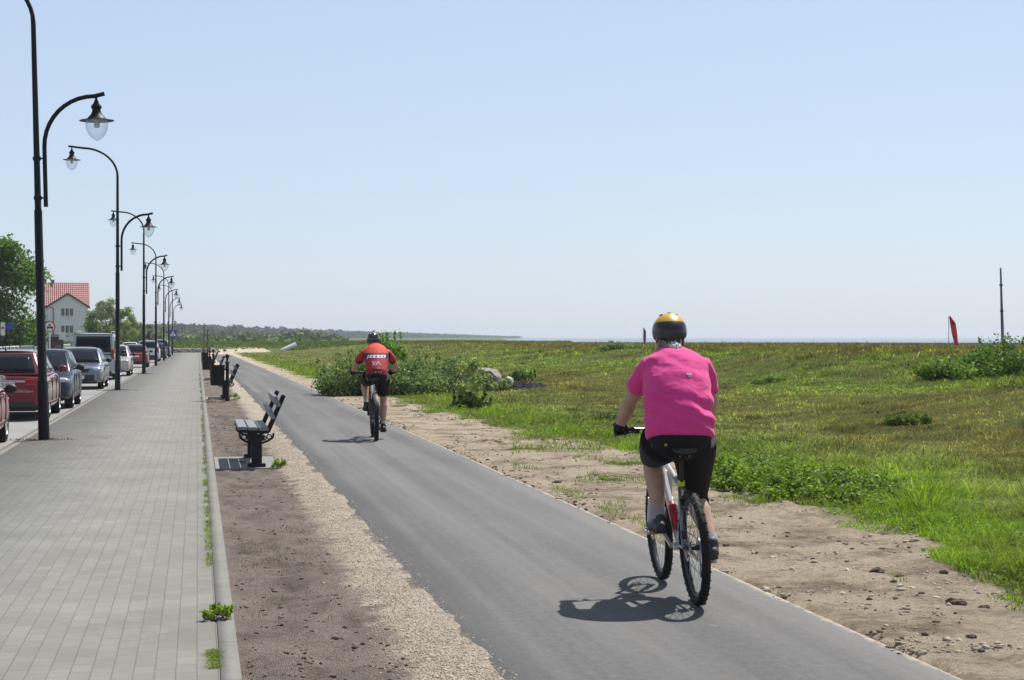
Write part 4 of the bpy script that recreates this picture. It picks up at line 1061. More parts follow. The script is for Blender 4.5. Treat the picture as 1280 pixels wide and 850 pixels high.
n = 900; pc = P(237, 208); Xs = pc.x + 1.5 * rng.normal(size=n); Ys = pc.y + .8 * rng.normal(size=n)
stones('rubble_bank', Xs, Ys, gzn(Ys) + .05 + .35 * rng.random(n) ** 2, .10 + .16 * rng.random(n), np.array([.26, .25, .235]) * (.5 + .8 * rng.random((n, 1))), M['stones'])

# ================================================================= CARS
def wheel(parent, x, y, r=.315, side=1, wdt=.2):
    b = MB(); hw = wdt / 2
    b.lathe([(r * .66, -hw), (r * .90, -hw), (r * .985, -hw * .8), (r, -hw * .4), (r, hw * .4), (r * .985, hw * .8), (r * .90, hw), (r * .66, hw)], 32, (x, y, r), 'x', closed=True)
    o = b.build('wheel', M['rubber'], parent)
    xo = x + side * hw * .75
    b = MB(); b.lathe([(r * .68, hw * .9 * side), (r * .64, hw * .95 * side), (r * .60, hw * .55 * side), (r * .60, -hw * .6 * side), (r * .67, -hw * .6 * side)], 28, (x, y, r), 'x', closed=True)
    for k in range(5):
        a = 2 * math.pi * k / 5
        b.box((xo, y + math.cos(a) * r * .34, r + math.sin(a) * r * .34), (.03, r * .58, r * .15), Matrix.Rotation(a, 3, 'X'))
    b.lathe([(.001, xo + side * .02 - x), (.06, xo + side * .015 - x), (.07, xo - side * .01 - x)], 14, (x, y, r), 'x')
    b.build('rim', M['alloy'], o)
    b = MB(); b.lathe([(r * .62, -.02), (r * .62, .02)], 20, (x, y, r), 'x'); b.build('brake_disc', M['darkplastic'], o)
def car(name, label, loc, face_cam, pm, L, W, H, belt, cab, hood=.95, nose=.66, wb=2.55, fo=.82, wr=.315, kind='hatch', cat='car', plate=None, emblem=False, bumper='paint', lightz=None, mz=0.0):
    """local: y from 0 (tail) to L (nose). cab = (rear base, rear top, front top, front base) along y"""
    root = empty(name, loc, math.pi if face_cam else 0, label, cat, 'cars parked along the kerb')
    hw = W / 2; sh = -L / 2
    def st(y, zb, zt, k, zw=.52):
        ww = hw * k
        q = [(0, zb), (ww * .88, zb), (ww * .97, zb + .04), (ww * .995, zb + (zt - zb) * .30), (ww, zb + (zt - zb) * zw), (ww * .985, zb + (zt - zb) * .80), (ww * .945, zt - .025), (ww * .90, zt), (ww * .45, zt + .012), (0, zt + .018)]
        return [Vector((x, y, z)) for x, z in q] + [Vector((-x, y, z)) for x, z in q[-2:0:-1]]
    rb, rt, ft, fb = cab
    tail = belt - .03
    rings = [st(.0, .40, tail - .09, .87), st(.03, .32, tail - .03, .93), st(.12, .27, tail, .975), st(.40, .22, belt, 1.0), st(L * .35, .19, belt, 1.0), st(fb - .55, .19, belt - .01, 1.0)]
    hz = belt - (.02 if kind != 'van' else .06)
    rings += [st(fb, .19, hz, .995), st(fb + (L - fb) * .45, .20, hz - (hz - nose) * .30, .985), st(L - .30, .21, hz - (hz - nose) * .60, .97), st(L - .10, .24, nose + .05, .90), st(L - .02, .30, nose - .03, .82), st(L, .38, nose - .12, .74)]
    b = MB(); b.loft(rings); b.xf(lambda v: v + Vector((0, sh, 0)))
    body = b.build('body', pm, root, True, 0, 2)
    yr, yf = L - fo - wb, L - fo
    cb = MB()
    for y in (yr, yf): cb.lathe([(wr + .055, -W), (wr + .055, W)], 28, (0, y + sh, wr + .0), 'x')
    cut = cb.build('cutter', pm, None, False)
    bo = body.modifiers.new('c', 'BOOLEAN'); bo.operation = 'DIFFERENCE'; bo.object = cut; bo.solver = 'EXACT'
    try: bake(body)
    finally: bpy.data.objects.remove(cut)
    body.data.polygons.foreach_set('use_smooth', np.ones(len(body.data.polygons), bool))
    try: body.data.set_sharp_from_angle(angle=R(40))
    except Exception: pass
    b = MB(); b.box((0, 0, .40), (W * .72, L - .5, .42)); b.build('underbody', M['blackplastic'], root, False)
    for y in (yr, yf):
        for s in (-1, 1): wheel(root, s * (hw - .115), y + sh, wr, s)
    # cabin: a bevelled hexahedron with crowned roof
    wb_, wt_ = hw * .905, hw * (.70 if kind != 'van' else .83)
    zt = H - .02; zb = belt - .02
    B = [Vector((-wb_, rb, zb)), Vector((wb_, rb, zb)), Vector((wb_, fb, zb - .02)), Vector((-wb_, fb, zb - .02))]
    T = [Vector((-wt_, rt, zt - .04)), Vector((wt_, rt, zt - .04)), Vector((wt_, ft, zt - .03)), Vector((-wt_, ft, zt - .03))]
    def patch(a, b_, c, d, u, v): return (a * (1 - u) + b_ * u) * (1 - v) + (d * (1 - u) + c * u) * v
    cabm = MB(); n = 8
    def quad(mbx, a, b_, c, d, u0=0, u1=1, v0=0, v1=1, off=0.0, bulge=0.0, nu=n, nv=4, mi=0):
        nr = (b_ - a).cross(d - a).normalized(); V = []
        for j in range(nv + 1):
            for i in range(nu + 1):
                u = u0 + (u1 - u0) * i / nu; v = v0 + (v1 - v0) * j / nv
                V.append(patch(a, b_, c, d, u, v) + nr * (off + bulge * (1 - (2 * u - 1) ** 2) * (1 - (2 * v - 1) ** 2 * .6)) + Vector((0, sh, 0)))
        mbx.add(V, [(j * (nu + 1) + i, j * (nu + 1) + i + 1, (j + 1) * (nu + 1) + i + 1, (j + 1) * (nu + 1) + i) for j in range(nv) for i in range(nu)], mi)
    faces = {'rear': (B[0], B[1], T[1], T[0]), 'front': (B[2], B[3], T[3], T[2]), 'right': (B[1], B[2], T[2], T[1]), 'left': (B[3], B[0], T[0], T[3])}
    hexm = MB(); hexm.add([v + Vector((0, sh, 0)) for v in B + T], [(0, 1, 5, 4), (1, 2, 6, 5), (2, 3, 7, 6), (3, 0, 4, 7), (4, 5, 6, 7), (3, 2, 1, 0)])
    hexm.build('cabin', pm, root, True, .055)
    rf = MB(); k = 10; V = []
    for j in range(7):
        for i in range(k + 1):
            u = i / k; v = j / 6; y = rt + (ft - rt) * v; x = (2 * u - 1) * wt_ * .99
            V.append((x, y + sh, zt - .05 + .055 * (1 - (2 * u - 1) ** 4) * (1 - .55 * (2 * v - 1) ** 4)))
    rf.add(V, [(j * (k + 1) + i, j * (k + 1) + i + 1, (j + 1) * (k + 1) + i + 1, (j + 1) * (k + 1) + i) for j in range(6) for i in range(k)])
    rf.build('roof_panel', pm, root)
    def glass(nm, key, u0, u1, v0, v1, bulge=.0):
        g = MB(); quad(g, *faces[key], u0, u1, v0, v1, .007, bulge); o = g.build(nm, M['carglass'], root, True); q = o.modifiers.new('t', 'SOLIDIFY'); q.thickness = .006; return o
    ws = glass('windscreen', 'front', .06, .94, .06, .90, .02); glass('rear_window', 'rear', .08 if kind != 'sedan' else .07, .92, .16 if kind == 'hatch' else .10, .88, .018)
    for key, fl in (('right', False), ('left', True)):
        spans = [(.07, .30), (.335, .60), (.63, .93)] if kind in ('estate', 'van', 'suv') else [(.08, .44), (.475, .91)]
        for (a, c) in spans:
            if fl: a, c = 1 - c, 1 - a
            glass('side_window', key, a, c, .10, .86)
    for s in (-1, 1):
        b = MB(); b.ball((s * (hw + .10), fb - .42 + sh, belt + .06 + mz), (.10, .055, .075), 14, 8); b.box((s * (hw - .01), fb - .40 + sh, belt + .02 + mz), (.12, .03, .03))
        b.build('mirror', M['blackplastic'] if kind != 'estate' else pm, root)
        for fy in (L * .42, L * .63):
            b = MB(); b.box((s * (hw * 1.0 + .003), fy + sh, belt - .12), (.03, .17, .028)); b.build('door_handle', M['blackplastic'] if kind in ('sedan',) else pm, root, False, .008)
        lz = lightz or (nose + .0)
        b = MB(); b.ball((s * hw * .72, L - .125 + sh, lz - .015), (.18, .13, .075), 18, 10); b.build('headlight', M['clearlamp'], root)
        b = MB()
        if kind in ('van', 'suv') or (kind == 'hatch' and H > 1.55): b.box((s * hw * .82, .05 + sh, belt - .12 + (.1 if kind == 'van' else 0)), (.13, .11, .40))
        else: b.box((s * hw * .68, .045 + sh, belt - .16), (.30, .11, .13)); b.box((s * hw * .80, .06 + sh, belt - .25), (.13, .10, .13))
        b.build('tail_light', M['redlamp'], root, False, .025)
        # door shut lines
    for s in (-1, 1):
        for fy in (L * .345, L * .57, L * .74):
            b = MB(); b.box((s * (hw * 1.0 - .006), fy + sh, .62), (.016, .010, belt * .52)); b.build('door_gap', M['blackplastic'], root, False)
    bmat = M['darkplastic'] if bumper != 'paint' else pm
    b = MB(); b.prism([(-hw * .86, .10), (-hw * .80, -.012), (hw * .80, -.012), (hw * .86, .10)], .34, .56, 'z'); b.xf(lambda v: v + Vector((0, sh, 0))); b.build('rear_bumper', bmat, root, False, .03)
    b = MB(); b.prism([(-hw * .80, .10), (-hw * .74, -.02), (hw * .74, -.02), (hw * .80, .10)], .27, .40, 'z'); b.xf(lambda v: v + Vector((0, sh, 0))); b.build('rear_valance', M['blackplastic'], root, False, .02)
    b = MB(); b.prism([(-hw * .84, L - .22), (-hw * .66, L + .012), (hw * .66, L + .012), (hw * .84, L - .22)], .30, .50, 'z'); b.xf(lambda v: v + Vector((0, sh, 0))); b.build('front_bumper', bmat, root, False, .04)
    b = MB(); b.box((0, L - .02 + sh, nose - .085), (hw * .92, .10, .13))
    g = b.build('grille', M['blackplastic'], root, False, .02)
    b = MB(); b.box((0, L - .02 + sh, nose - .012), (hw * .95, .105, .022)); b.box((0, L + .036 + sh, nose - .075), (.09, .015, .07)); b.build('chrome_trim', M['chrome'], g, False, .006)
    b = MB(); b.box((0, L + .018 + sh, .41), (.52, .015, .115)); b.build('number_plate', M['signwhite'], root, False, .004)
    pz = belt - .22 if kind != 'sedan' else .62
    b = MB(); b.box((0, .035 + sh if kind != 'van' else -.0 + sh, pz), (.56, .10, .14)); b.build('plate_recess', M['blackplastic'] if not emblem else pm, root, False, .01)
    b = MB(); b.box((0, -.02 + sh, pz), (.52, .012, .115)); pl = b.build('number_plate', M['signwhite'], root, False, .004)
    if plate: text_mesh('plate_text', plate, .105, M['signblack'], pl, (0, -.0285 + sh, pz), (R(90), 0, 0), .001)
    # wiper
    rbase = (faces['rear'][0] + faces['rear'][1]) / 2
    if kind != 'sedan':
        b = MB(); a0 = patch(*faces['rear'], .5, .16); a1 = patch(*faces['rear'], .22, .20); nr = Vector((0, -.03, 0)); b.tube([a0 + nr + Vector((0, sh, 0)), a1 + nr + Vector((0, sh, 0))], .010, 6); b.build('wiper', M['blackplastic'], root)
    return root, pl
def CY(d, X): return (d - X * math.sin(TH)) / math.cos(TH)
def place(d_near, X, L): y = CY(d_near, X); return (X, y + L / 2, gz(y) - .105)
RED = paint('red_car_paint', (.19, .008, .018), .2); RED2 = paint('bright_red_car_paint', (.34, .02, .03), .15)
NAVY = simple('dark_blue_car_paint', (.012, .022, .050), .3, .1, .35, .05, 3); SILB = paint('silver_blue_car_paint', (.19, .235, .29), .6)
SIL = paint('silver_car_paint', (.42, .43, .43), .5); WHT = paint('white_car_paint', (.74, .75, .76), 0.0); PINK = paint('pale_champagne_car_paint', (.55, .50, .48), .3)
GREYC = paint('pale_grey_car_paint', (.36, .39, .43), .4)
car('parked_car', 'red car mostly outside the left edge, only its front wheel and mirror in view', place(24.2, -3.92, 4.1), False, RED2, 4.1, 1.72, 1.47, .93, (.25, .75, 2.2, 3.15), nose=.70, fo=.84, wb=2.5, mz=-.10)
r1, pl = car('parked_car', 'red estate car seen from behind, next to the nearest lamp post', place(34.3, -3.93, 4.56), False, RED, 4.56, 1.76, 1.48, .96, (.05, .52, 2.55, 3.42), nose=.72, fo=.92, wb=2.6, kind='estate', plate='GPU 2HS13', emblem=True)
b = MB(); e = [(.075, .050, 0), (.028, .048, 0), (.058, .024, .018)]
for a, c, dz in e:
    b.tube([(a * math.cos(t * math.pi / 12), -2.275 - .012, .885 + dz + c * math.sin(t * math.pi / 12)) for t in range(25)], .007, 6, ref=(0, 1, 0))
b.build('emblem', M['chrome'], r1)
b = MB(); b.box((.0, -2.262, .815), (.95, .03, .045)); b.build('chrome_strip', M['chrome'], r1, False, .01)
b = MB()
for s in (-1, 1): b.tube([(s * .58, -1.5, 1.47), (s * .58, -1.35, 1.51), (s * .58, .1, 1.51), (s * .58, .3, 1.47)], .014, 8)
b.build('roof_rail', M['chrome'], r1); 
b = MB(); b.tube([(0, -1.55, 1.44), (0, -1.63, 1.54)], [.018, .006], 8); b.build('aerial', M['blackplastic'], r1)
text_mesh('lettering', 'TOURING SPORTS', .05, M['chrome'], r1, (.42, -2.285, .60), (R(90), 0, 0), .001)
car('parked_car', 'dark blue hatchback facing the camera, close behind the red estate car', place(39.8, -3.78, 4.0), True, NAVY, 4.0, 1.68, 1.44, .92, (.2, .75, 2.05, 3.0), nose=.70, fo=.78, wb=2.46)
car('parked_car', 'silver blue saloon facing the camera, in front of the white van', place(55.6, -3.95, 4.5), True, SILB, 4.5, 1.74, 1.42, .90, (.78, 1.35, 2.55, 3.35), nose=.72, fo=.85, wb=2.6, kind='sedan', bumper='dark', lightz=.69)
r2_, pl = car('van', 'tall silver white passenger van seen from behind, between two lamp posts', place(69, -4.22, 4.89), False, SIL, 4.89, 1.90, 1.96, 1.08, (.03, .22, 3.35, 4.15), nose=.86, fo=.9, wb=3.0, kind='van', cat='van', wr=.33)
b = MB()
for s in (-1, 1): b.tube([(s * .70, -1.9, 1.95), (s * .70, -1.75, 2.01), (s * .70, .7, 2.01), (s * .70, .85, 1.95)], .016, 8)
b.build('roof_rail', M['chrome'], r2_)
car('parked_car', 'pale car facing the camera with black mirrors, half hidden by the van', place(76.5, -3.86, 4.1), True, PINK, 4.1, 1.70, 1.45, .92, (.2, .75, 2.05, 3.0), nose=.70, wb=2.5)
car('parked_car', 'small red hatchback seen from behind, by the third lamp post', place(101, -3.72, 3.7), False, RED2, 3.7, 1.62, 1.42, .90, (.12, .55, 1.95, 2.75), nose=.70, fo=.74, wb=2.36, wr=.29)
car('off_roader', 'white off roader seen from behind, past the small red hatchback', place(124, -3.62, 4.4), False, WHT, 4.4, 1.80, 1.66, 1.05, (.05, .35, 2.3, 3.2), nose=.82, fo=.85, wb=2.6, kind='suv', bumper='dark', wr=.35)
car('parked_car', 'dark blue car beyond the white off roader', place(141, -3.45, 4.2), False, NAVY, 4.2, 1.72, 1.46, .92, (.1, .6, 2.3, 3.2), nose=.70, wb=2.55)
car('people_carrier', 'pale grey people carrier, farthest of the cars along the kerb', place(158, -3.4, 4.5), False, GREYC, 4.5, 1.80, 1.74, 1.05, (.05, .4, 2.7, 3.7), nose=.78, wb=2.7, kind='suv')
far_car, pl = car('car', 'white car facing the camera on the far side of the road', place(160, -6.4, 4.3), True, WHT, 4.3, 1.75, 1.50, .95, (.2, .75, 2.3, 3.2), nose=.74, wb=2.6)

del far_car['group']

# ================================================================= BICYCLES
def wheel_bike(parent, y, R0, tw, lean, rotor=True, cassette=False, steer=0.0, axle=None):
    fn = lambda v: Vector((v.x - lean * v.z, v.y, v.z))
    rr = R0 - tw / 2
    b = MB(); b.torus(rr, tw / 2, 72, 12, (0, y, R0), 'x')
    for k in range(72):            # tread knobs
        a = 2 * math.pi * (k + .5) / 72
        for xo, ra in ((-.010, R0 - .002), (.010, R0 - .002), (-.020, R0 - .009), (.020, R0 - .009)):
            if (k + (xo > 0)) % 2: continue
            b.box((xo * tw / .052, y + math.cos(a) * ra, R0 + math.sin(a) * ra), (.012, .008, .005), Matrix.Rotation(a - math.pi / 2, 3, 'X'))
    b.xf(fn); w_ = b.build('wheel', M['rubber'], parent)
    ri = R0 - tw
    b = MB(); b.lathe([(ri + .004, -.012), (ri + .004, .012), (ri - .018, .010), (ri - .022, 0), (ri - .018, -.010)], 64, (0, y, R0), 'x', closed=True); b.xf(fn); b.build('rim', M['rimm'], w_)
    b = MB()
    for k in range(28):
        a = 2 * math.pi * k / 28; s = 1 if k % 2 else -1; a2 = a + (.55 if (k // 2) % 2 else -.55)
        b.tube([(s * .030, y + math.cos(a2) * .026, R0 + math.sin(a2) * .026), (0, y + math.cos(a) * (ri - .015), R0 + math.sin(a) * (ri - .015))], .0015, 5)
    b.xf(fn); b.build('spokes', M['steel'], w_)
    b = MB(); b.lathe([(.008, -.065), (.012, -.05), (.028, -.036), (.028, -.030), (.016, -.024), (.016, .024), (.028, .030), (.028, .036), (.012, .05), (.008, .065)], 16, (0, y, R0), 'x'); b.xf(fn); b.build('hub', M['blackplastic'], w_)
    if rotor:
        b = MB(); b.lathe([(.080, -.045), (.080, -.042), (.062, -.042), (.062, -.045)], 32, (0, y, R0), 'x', closed=True)
        for k in range(5): a = k * 1.2566; b.box((-.0435, y + math.cos(a) * .045, R0 + math.sin(a) * .045), (.003, .05, .010), Matrix.Rotation(a, 3, 'X'))
        b.xf(fn); b.build('brake_disc', M['steel'], w_)
    if cassette:
        b = MB()
        for k in range(7): b.lathe([(.062 - .006 * k, .026 + k * .0055), (.062 - .006 * k, .028 + k * .0055), (.02, .028 + k * .0055)], 24, (0, y, R0), 'x')
        b.xf(fn); b.build('cassette', M['steel'], w_)
M['rimm'] = simple('dark_rim', (.06, .06, .065), .35, .6, .2)
def bicycle(name, loc, rz, label, fm, wbs, R0, tw, lean, crank, seat, bar, rear_black=False, bottle=None, barw=.60, fm2=None):
    """local: rear contact at the origin, y forward, x right; leaned sideways by shear"""
    root = empty(name, loc, rz, label, 'bicycle')
    fn = lambda v: Vector((v.x - lean * v.z, v.y, v.z))
    fm2 = fm2 or fm
    wheel_bike(root, 0, R0, tw, lean, True, True); wheel_bike(root, wbs, R0, tw, lean, True, False)
    BB = Vector((0, .42, .30)); ST = Vector((0, seat[0] + .055, seat[1] - .20)); HT = Vector((0, wbs - .24, .86)); HB = Vector((0, wbs - .205, .745))
    b = MB(); b.tube([BB, ST], .017, 12); b.tube([ST + Vector((0, .01, -.03)), HT + Vector((0, 0, -.03))], [.018, .021], 12); b.tube([BB, HB + Vector((0, 0, .02))], [.022, .024], 12); b.tube([HB, HT], .024, 12)
    b.tube([BB + Vector((-.04, 0, 0)), BB + Vector((.04, 0, 0))], .026, 14)
    b.xf(fn); fr = b.build('frame', fm, root)
    b = MB()
    for s in (-1, 1):
        b.tube([BB + Vector((s * .03, -.03, 0)), (s * .052, .20, R0 - .01), (s * .066, 0, R0)], [.012, .010, .009], 8)
        b.tube([ST + Vector((s * .014, -.005, -.03)), (s * .046, .12, R0 + .24), (s * .066, 0, R0)], .0095 if not rear_black else .014, 8)
    b.tube([(-.046, .125, R0 + .235), (.046, .125, R0 + .235)], .009, 8)
    b.xf(fn); b.build('rear_stays', fm2, fr)
    b = MB()
    HBc = HB + Vector((0, .01, -.015))
    b.tube([HBc + Vector((-.062, .02, -.02)), HBc, HBc + Vector((.062, .02, -.02))], .02, 10)
    for s in (-1, 1):
        b.tube([HBc + Vector((s * .062, .02, -.01)), HBc + Vector((s * .062, .085, -.20))], .0155, 10); b.tube([HBc + Vector((s * .062, .08, -.18)), (s * .062, wbs, R0)], .021, 10)
    b.tube([HBc + Vector((-.062, .12, -.14)), HBc + Vector((-.05, .15, -.08)), HBc + Vector((.05, .15, -.08)), HBc + Vector((.062, .12, -.14))], .010, 8)
    b.xf(fn); b.build('fork', M['blackplastic'] if not bottle else fm, root)
    sc = Vector((0, seat[0], seat[1]))
    b = MB(); b.tube([ST + Vector((0, .0, -.02)), sc + Vector((0, .0, -.05))], .0145, 12); b.xf(fn); sp_ = b.build('seat_post', M['blackplastic'] if bottle else M['steel'], root)
    if bottle:
        b = MB(); b.lathe([(.016, -.018), (.023, -.018), (.024, .018), (.016, .018)], 16, ST + Vector((0, 0, .0)), 'z', closed=True); b.xf(fn); b.build('seat_collar', M['lime'], sp_)
    b = MB(); rings = []
    for yy, ww, zz, hh in ((-.135, .055, .012, .02), (-.12, .075, .018, .028), (-.07, .078, .012, .03), (-.01, .055, .004, .028), (.06, .026, .002, .024), (.12, .019, .0, .02), (.145, .010, -.005, .012)):
        rings.append([sc + Vector((ww * math.cos(2 * math.pi * j / 14), yy, zz + hh * math.sin(2 * math.pi * j / 14) * (.6 if math.sin(2 * math.pi * j / 14) > 0 else 1))) for j in range(14)])
    b.loft(rings); b.xf(fn); sd_ = b.build('saddle', M['blackplastic'], root)
    b = MB()
    for s in (-1, 1): b.tube([sc + Vector((s * .03, -.11, -.02)), sc + Vector((s * .024, -.04, -.045)), sc + Vector((s * .02, .05, -.04)), sc + Vector((s * .008, .11, -.015))], .0035, 6)
    b.xf(fn); b.build('saddle_rails', M['steel'], sd_)
    # handlebar; bar = (y, z)
    hb = Vector((0, bar[0], bar[1])); b = MB()
    b.tube([HT, HT + Vector((0, -.01, .045)), hb + Vector((0, .0, -.01))], [.022, .02, .019], 10); b.xf(fn); b.build('stem', M['blackplastic'], root)
    hw = barw / 2
    b = MB(); b.tube([hb + Vector((-hw, -.035, .012)), hb + Vector((-.12, -.005, .008)), hb + Vector((-.06, 0, 0)), hb + Vector((.06, 0, 0)), hb + Vector((.12, -.005, .008)), hb + Vector((hw, -.035, .012))], [.011, .0115, .0155, .0155, .0115, .011], 10, ref=(0, 0, 1)); b.xf(fn); hbo = b.build('handlebar', M['steel'] if bottle else M['blackplastic'], root)
    for s in (-1, 1):
        b = MB(); b.tube([hb + Vector((s * (hw - .13), -.020, .011)), hb + Vector((s * (hw + .004), -.036, .012))], .016, 12, ref=(0, 0, 1)); b.xf(fn); b.build('grip', M['rubber'], hbo)
        b = MB(); b.box(hb + Vector((s * (hw - .15), .0, -.005)), (.03, .05, .03)); b.tube([hb + Vector((s * (hw - .15), .03, -.008)), hb + Vector((s * (hw - .10), .055, -.02)), hb + Vector((s * (hw - .01), .04, -.035))], .006, 8, ref=(0, 0, 1)); b.tube([hb + Vector((s * (hw - .15), .02, .0)), hb + Vector((s * .14, .12, .02)), hb + Vector((s * .04, .13, -.05)), HT + Vector((s * .02, .04, -.1))], .0028, 6); b.xf(fn); b.build('brake_lever', M['blackplastic'], hbo)
    # cranks and pedals; crank = angle of the right crank below the rearward horizontal
    cx, cz = math.cos(crank), math.sin(crank)
    b = MB(); b.lathe([(.095, .040), (.095, .043), (.07, .043), (.07, .040)], 36, BB, 'x', closed=True); b.lathe([(.072, .046), (.072, .049), (.03, .049), (.03, .046)], 30, BB, 'x', closed=True)
    for k in range(5): a = k * 1.2566 + .3; b.box(BB + Vector((.045, math.cos(a) * .06, math.sin(a) * .06)), (.005, .07, .012), Matrix.Rotation(a, 3, 'X'))
    b.xf(fn); b.build('chainring', M['blackplastic'], root)
    for s in (1, -1):
        e = BB + Vector((s * .085, -s * .17 * cx, -s * .17 * cz))
        b = MB(); b.tube([BB + Vector((s * .055, 0, 0)), e + Vector((-s * .01, 0, 0))], [(.011, .016), (.009, .013)], 8); b.xf(fn); cr_ = b.build('crank', M['steel'] if bottle else M['blackplastic'], root)
        b = MB(); c_ = e + Vector((s * .055, 0, 0)); b.box(c_ + Vector((0, .042, 0)), (.09, .014, .022)); b.box(c_ + Vector((0, -.042, 0)), (.09, .014, .022)); b.box(c_ + Vector((s * .04, 0, 0)), (.012, .09, .022)); b.box(c_ + Vector((-s * .04, 0, 0)), (.012, .09, .022)); b.tube([e, c_ + Vector((s * .04, 0, 0))], .008, 8, ref=(0, 1, 0)); b.xf(fn); pd = b.build('pedal', M['steel'] if bottle else M['blackplastic'], cr_, False, .003)
        b = MB(); b.box(c_ + Vector((0, -.051, 0)), (.05, .006, .016)); b.xf(fn); b.build('reflector', M['amber'], pd, False)
    b = MB(); pts = []
    for k in range(40):
        pass
    b.tube([(.041, .0, R0 + .045), BB + Vector((.041, 0, .094))], .004, 6); b.tube([BB + Vector((.041, .02, -.094)), (.041, .05, R0 - .165), (.041, .0, R0 - .11), (.041, .025, R0 - .05)], .004, 6); b.xf(fn); b.build('chain', M['steel'], root)
    b = MB(); b.tube([(.075, 0, R0 - .02), (.07, .0, R0 - .07), (.045, .02, R0 - .09), (.043, .045, R0 - .165)], [.012, .014, .012, .008], 8); b.lathe([(.022, .037), (.022, .047)], 14, (0, .045, R0 - .165), 'x'); b.lathe([(.02, .037), (.02, .047)], 14, (0, .012, R0 - .105), 'x'); b.xf(fn); b.build('derailleur', M['blackplastic'], root)
    b = MB(); b.box((-.055, .03, R0 + .075), (.03, .06, .05)); b.xf(fn); b.build('brake_caliper', M['blackplastic'], root, False, .005)
    if bottle:
        b = MB(); a = BB.lerp(HB, .18) + Vector((0, -.042, .035)); c2 = BB.lerp(HB, .50) + Vector((0, -.042, .035)); b.tube([a, a.lerp(c2, .8), a.lerp(c2, .86), c2], [.032, .032, .022, .018], 16); b.xf(fn); b.build('bottle', bottle, root)
    if rear_black:
        b = MB(); rings = []
        for k in range(9):
            a = R(20 + 100 * k / 8); rings.append([Vector((x, -math.cos(a) * (R0 + .03 + q) * 1.0, R0 + math.sin(a) * (R0 + .03 + q))) for x, q in ((-.035, -.01), (-.03, .008), (0, .014), (.03, .008), (.035, -.01))])
        b.loft(rings, False); b.xf(fn); o = b.build('mudguard', M['blackplastic'], root); q = o.modifiers.new('t', 'SOLIDIFY'); q.thickness = .004
        b = MB(); b.tube([(0, .30, .52), (0, .27, .72)], .03, 12); b.torus(.03, .008, 14, 6, (0, .285, .60), 'z'); b.xf(fn); b.build('rear_shock', M['blackplastic'], root)
    return root
M['amber'] = simple('amber_reflector', (.55, .20, .02), .3, 0, .8)

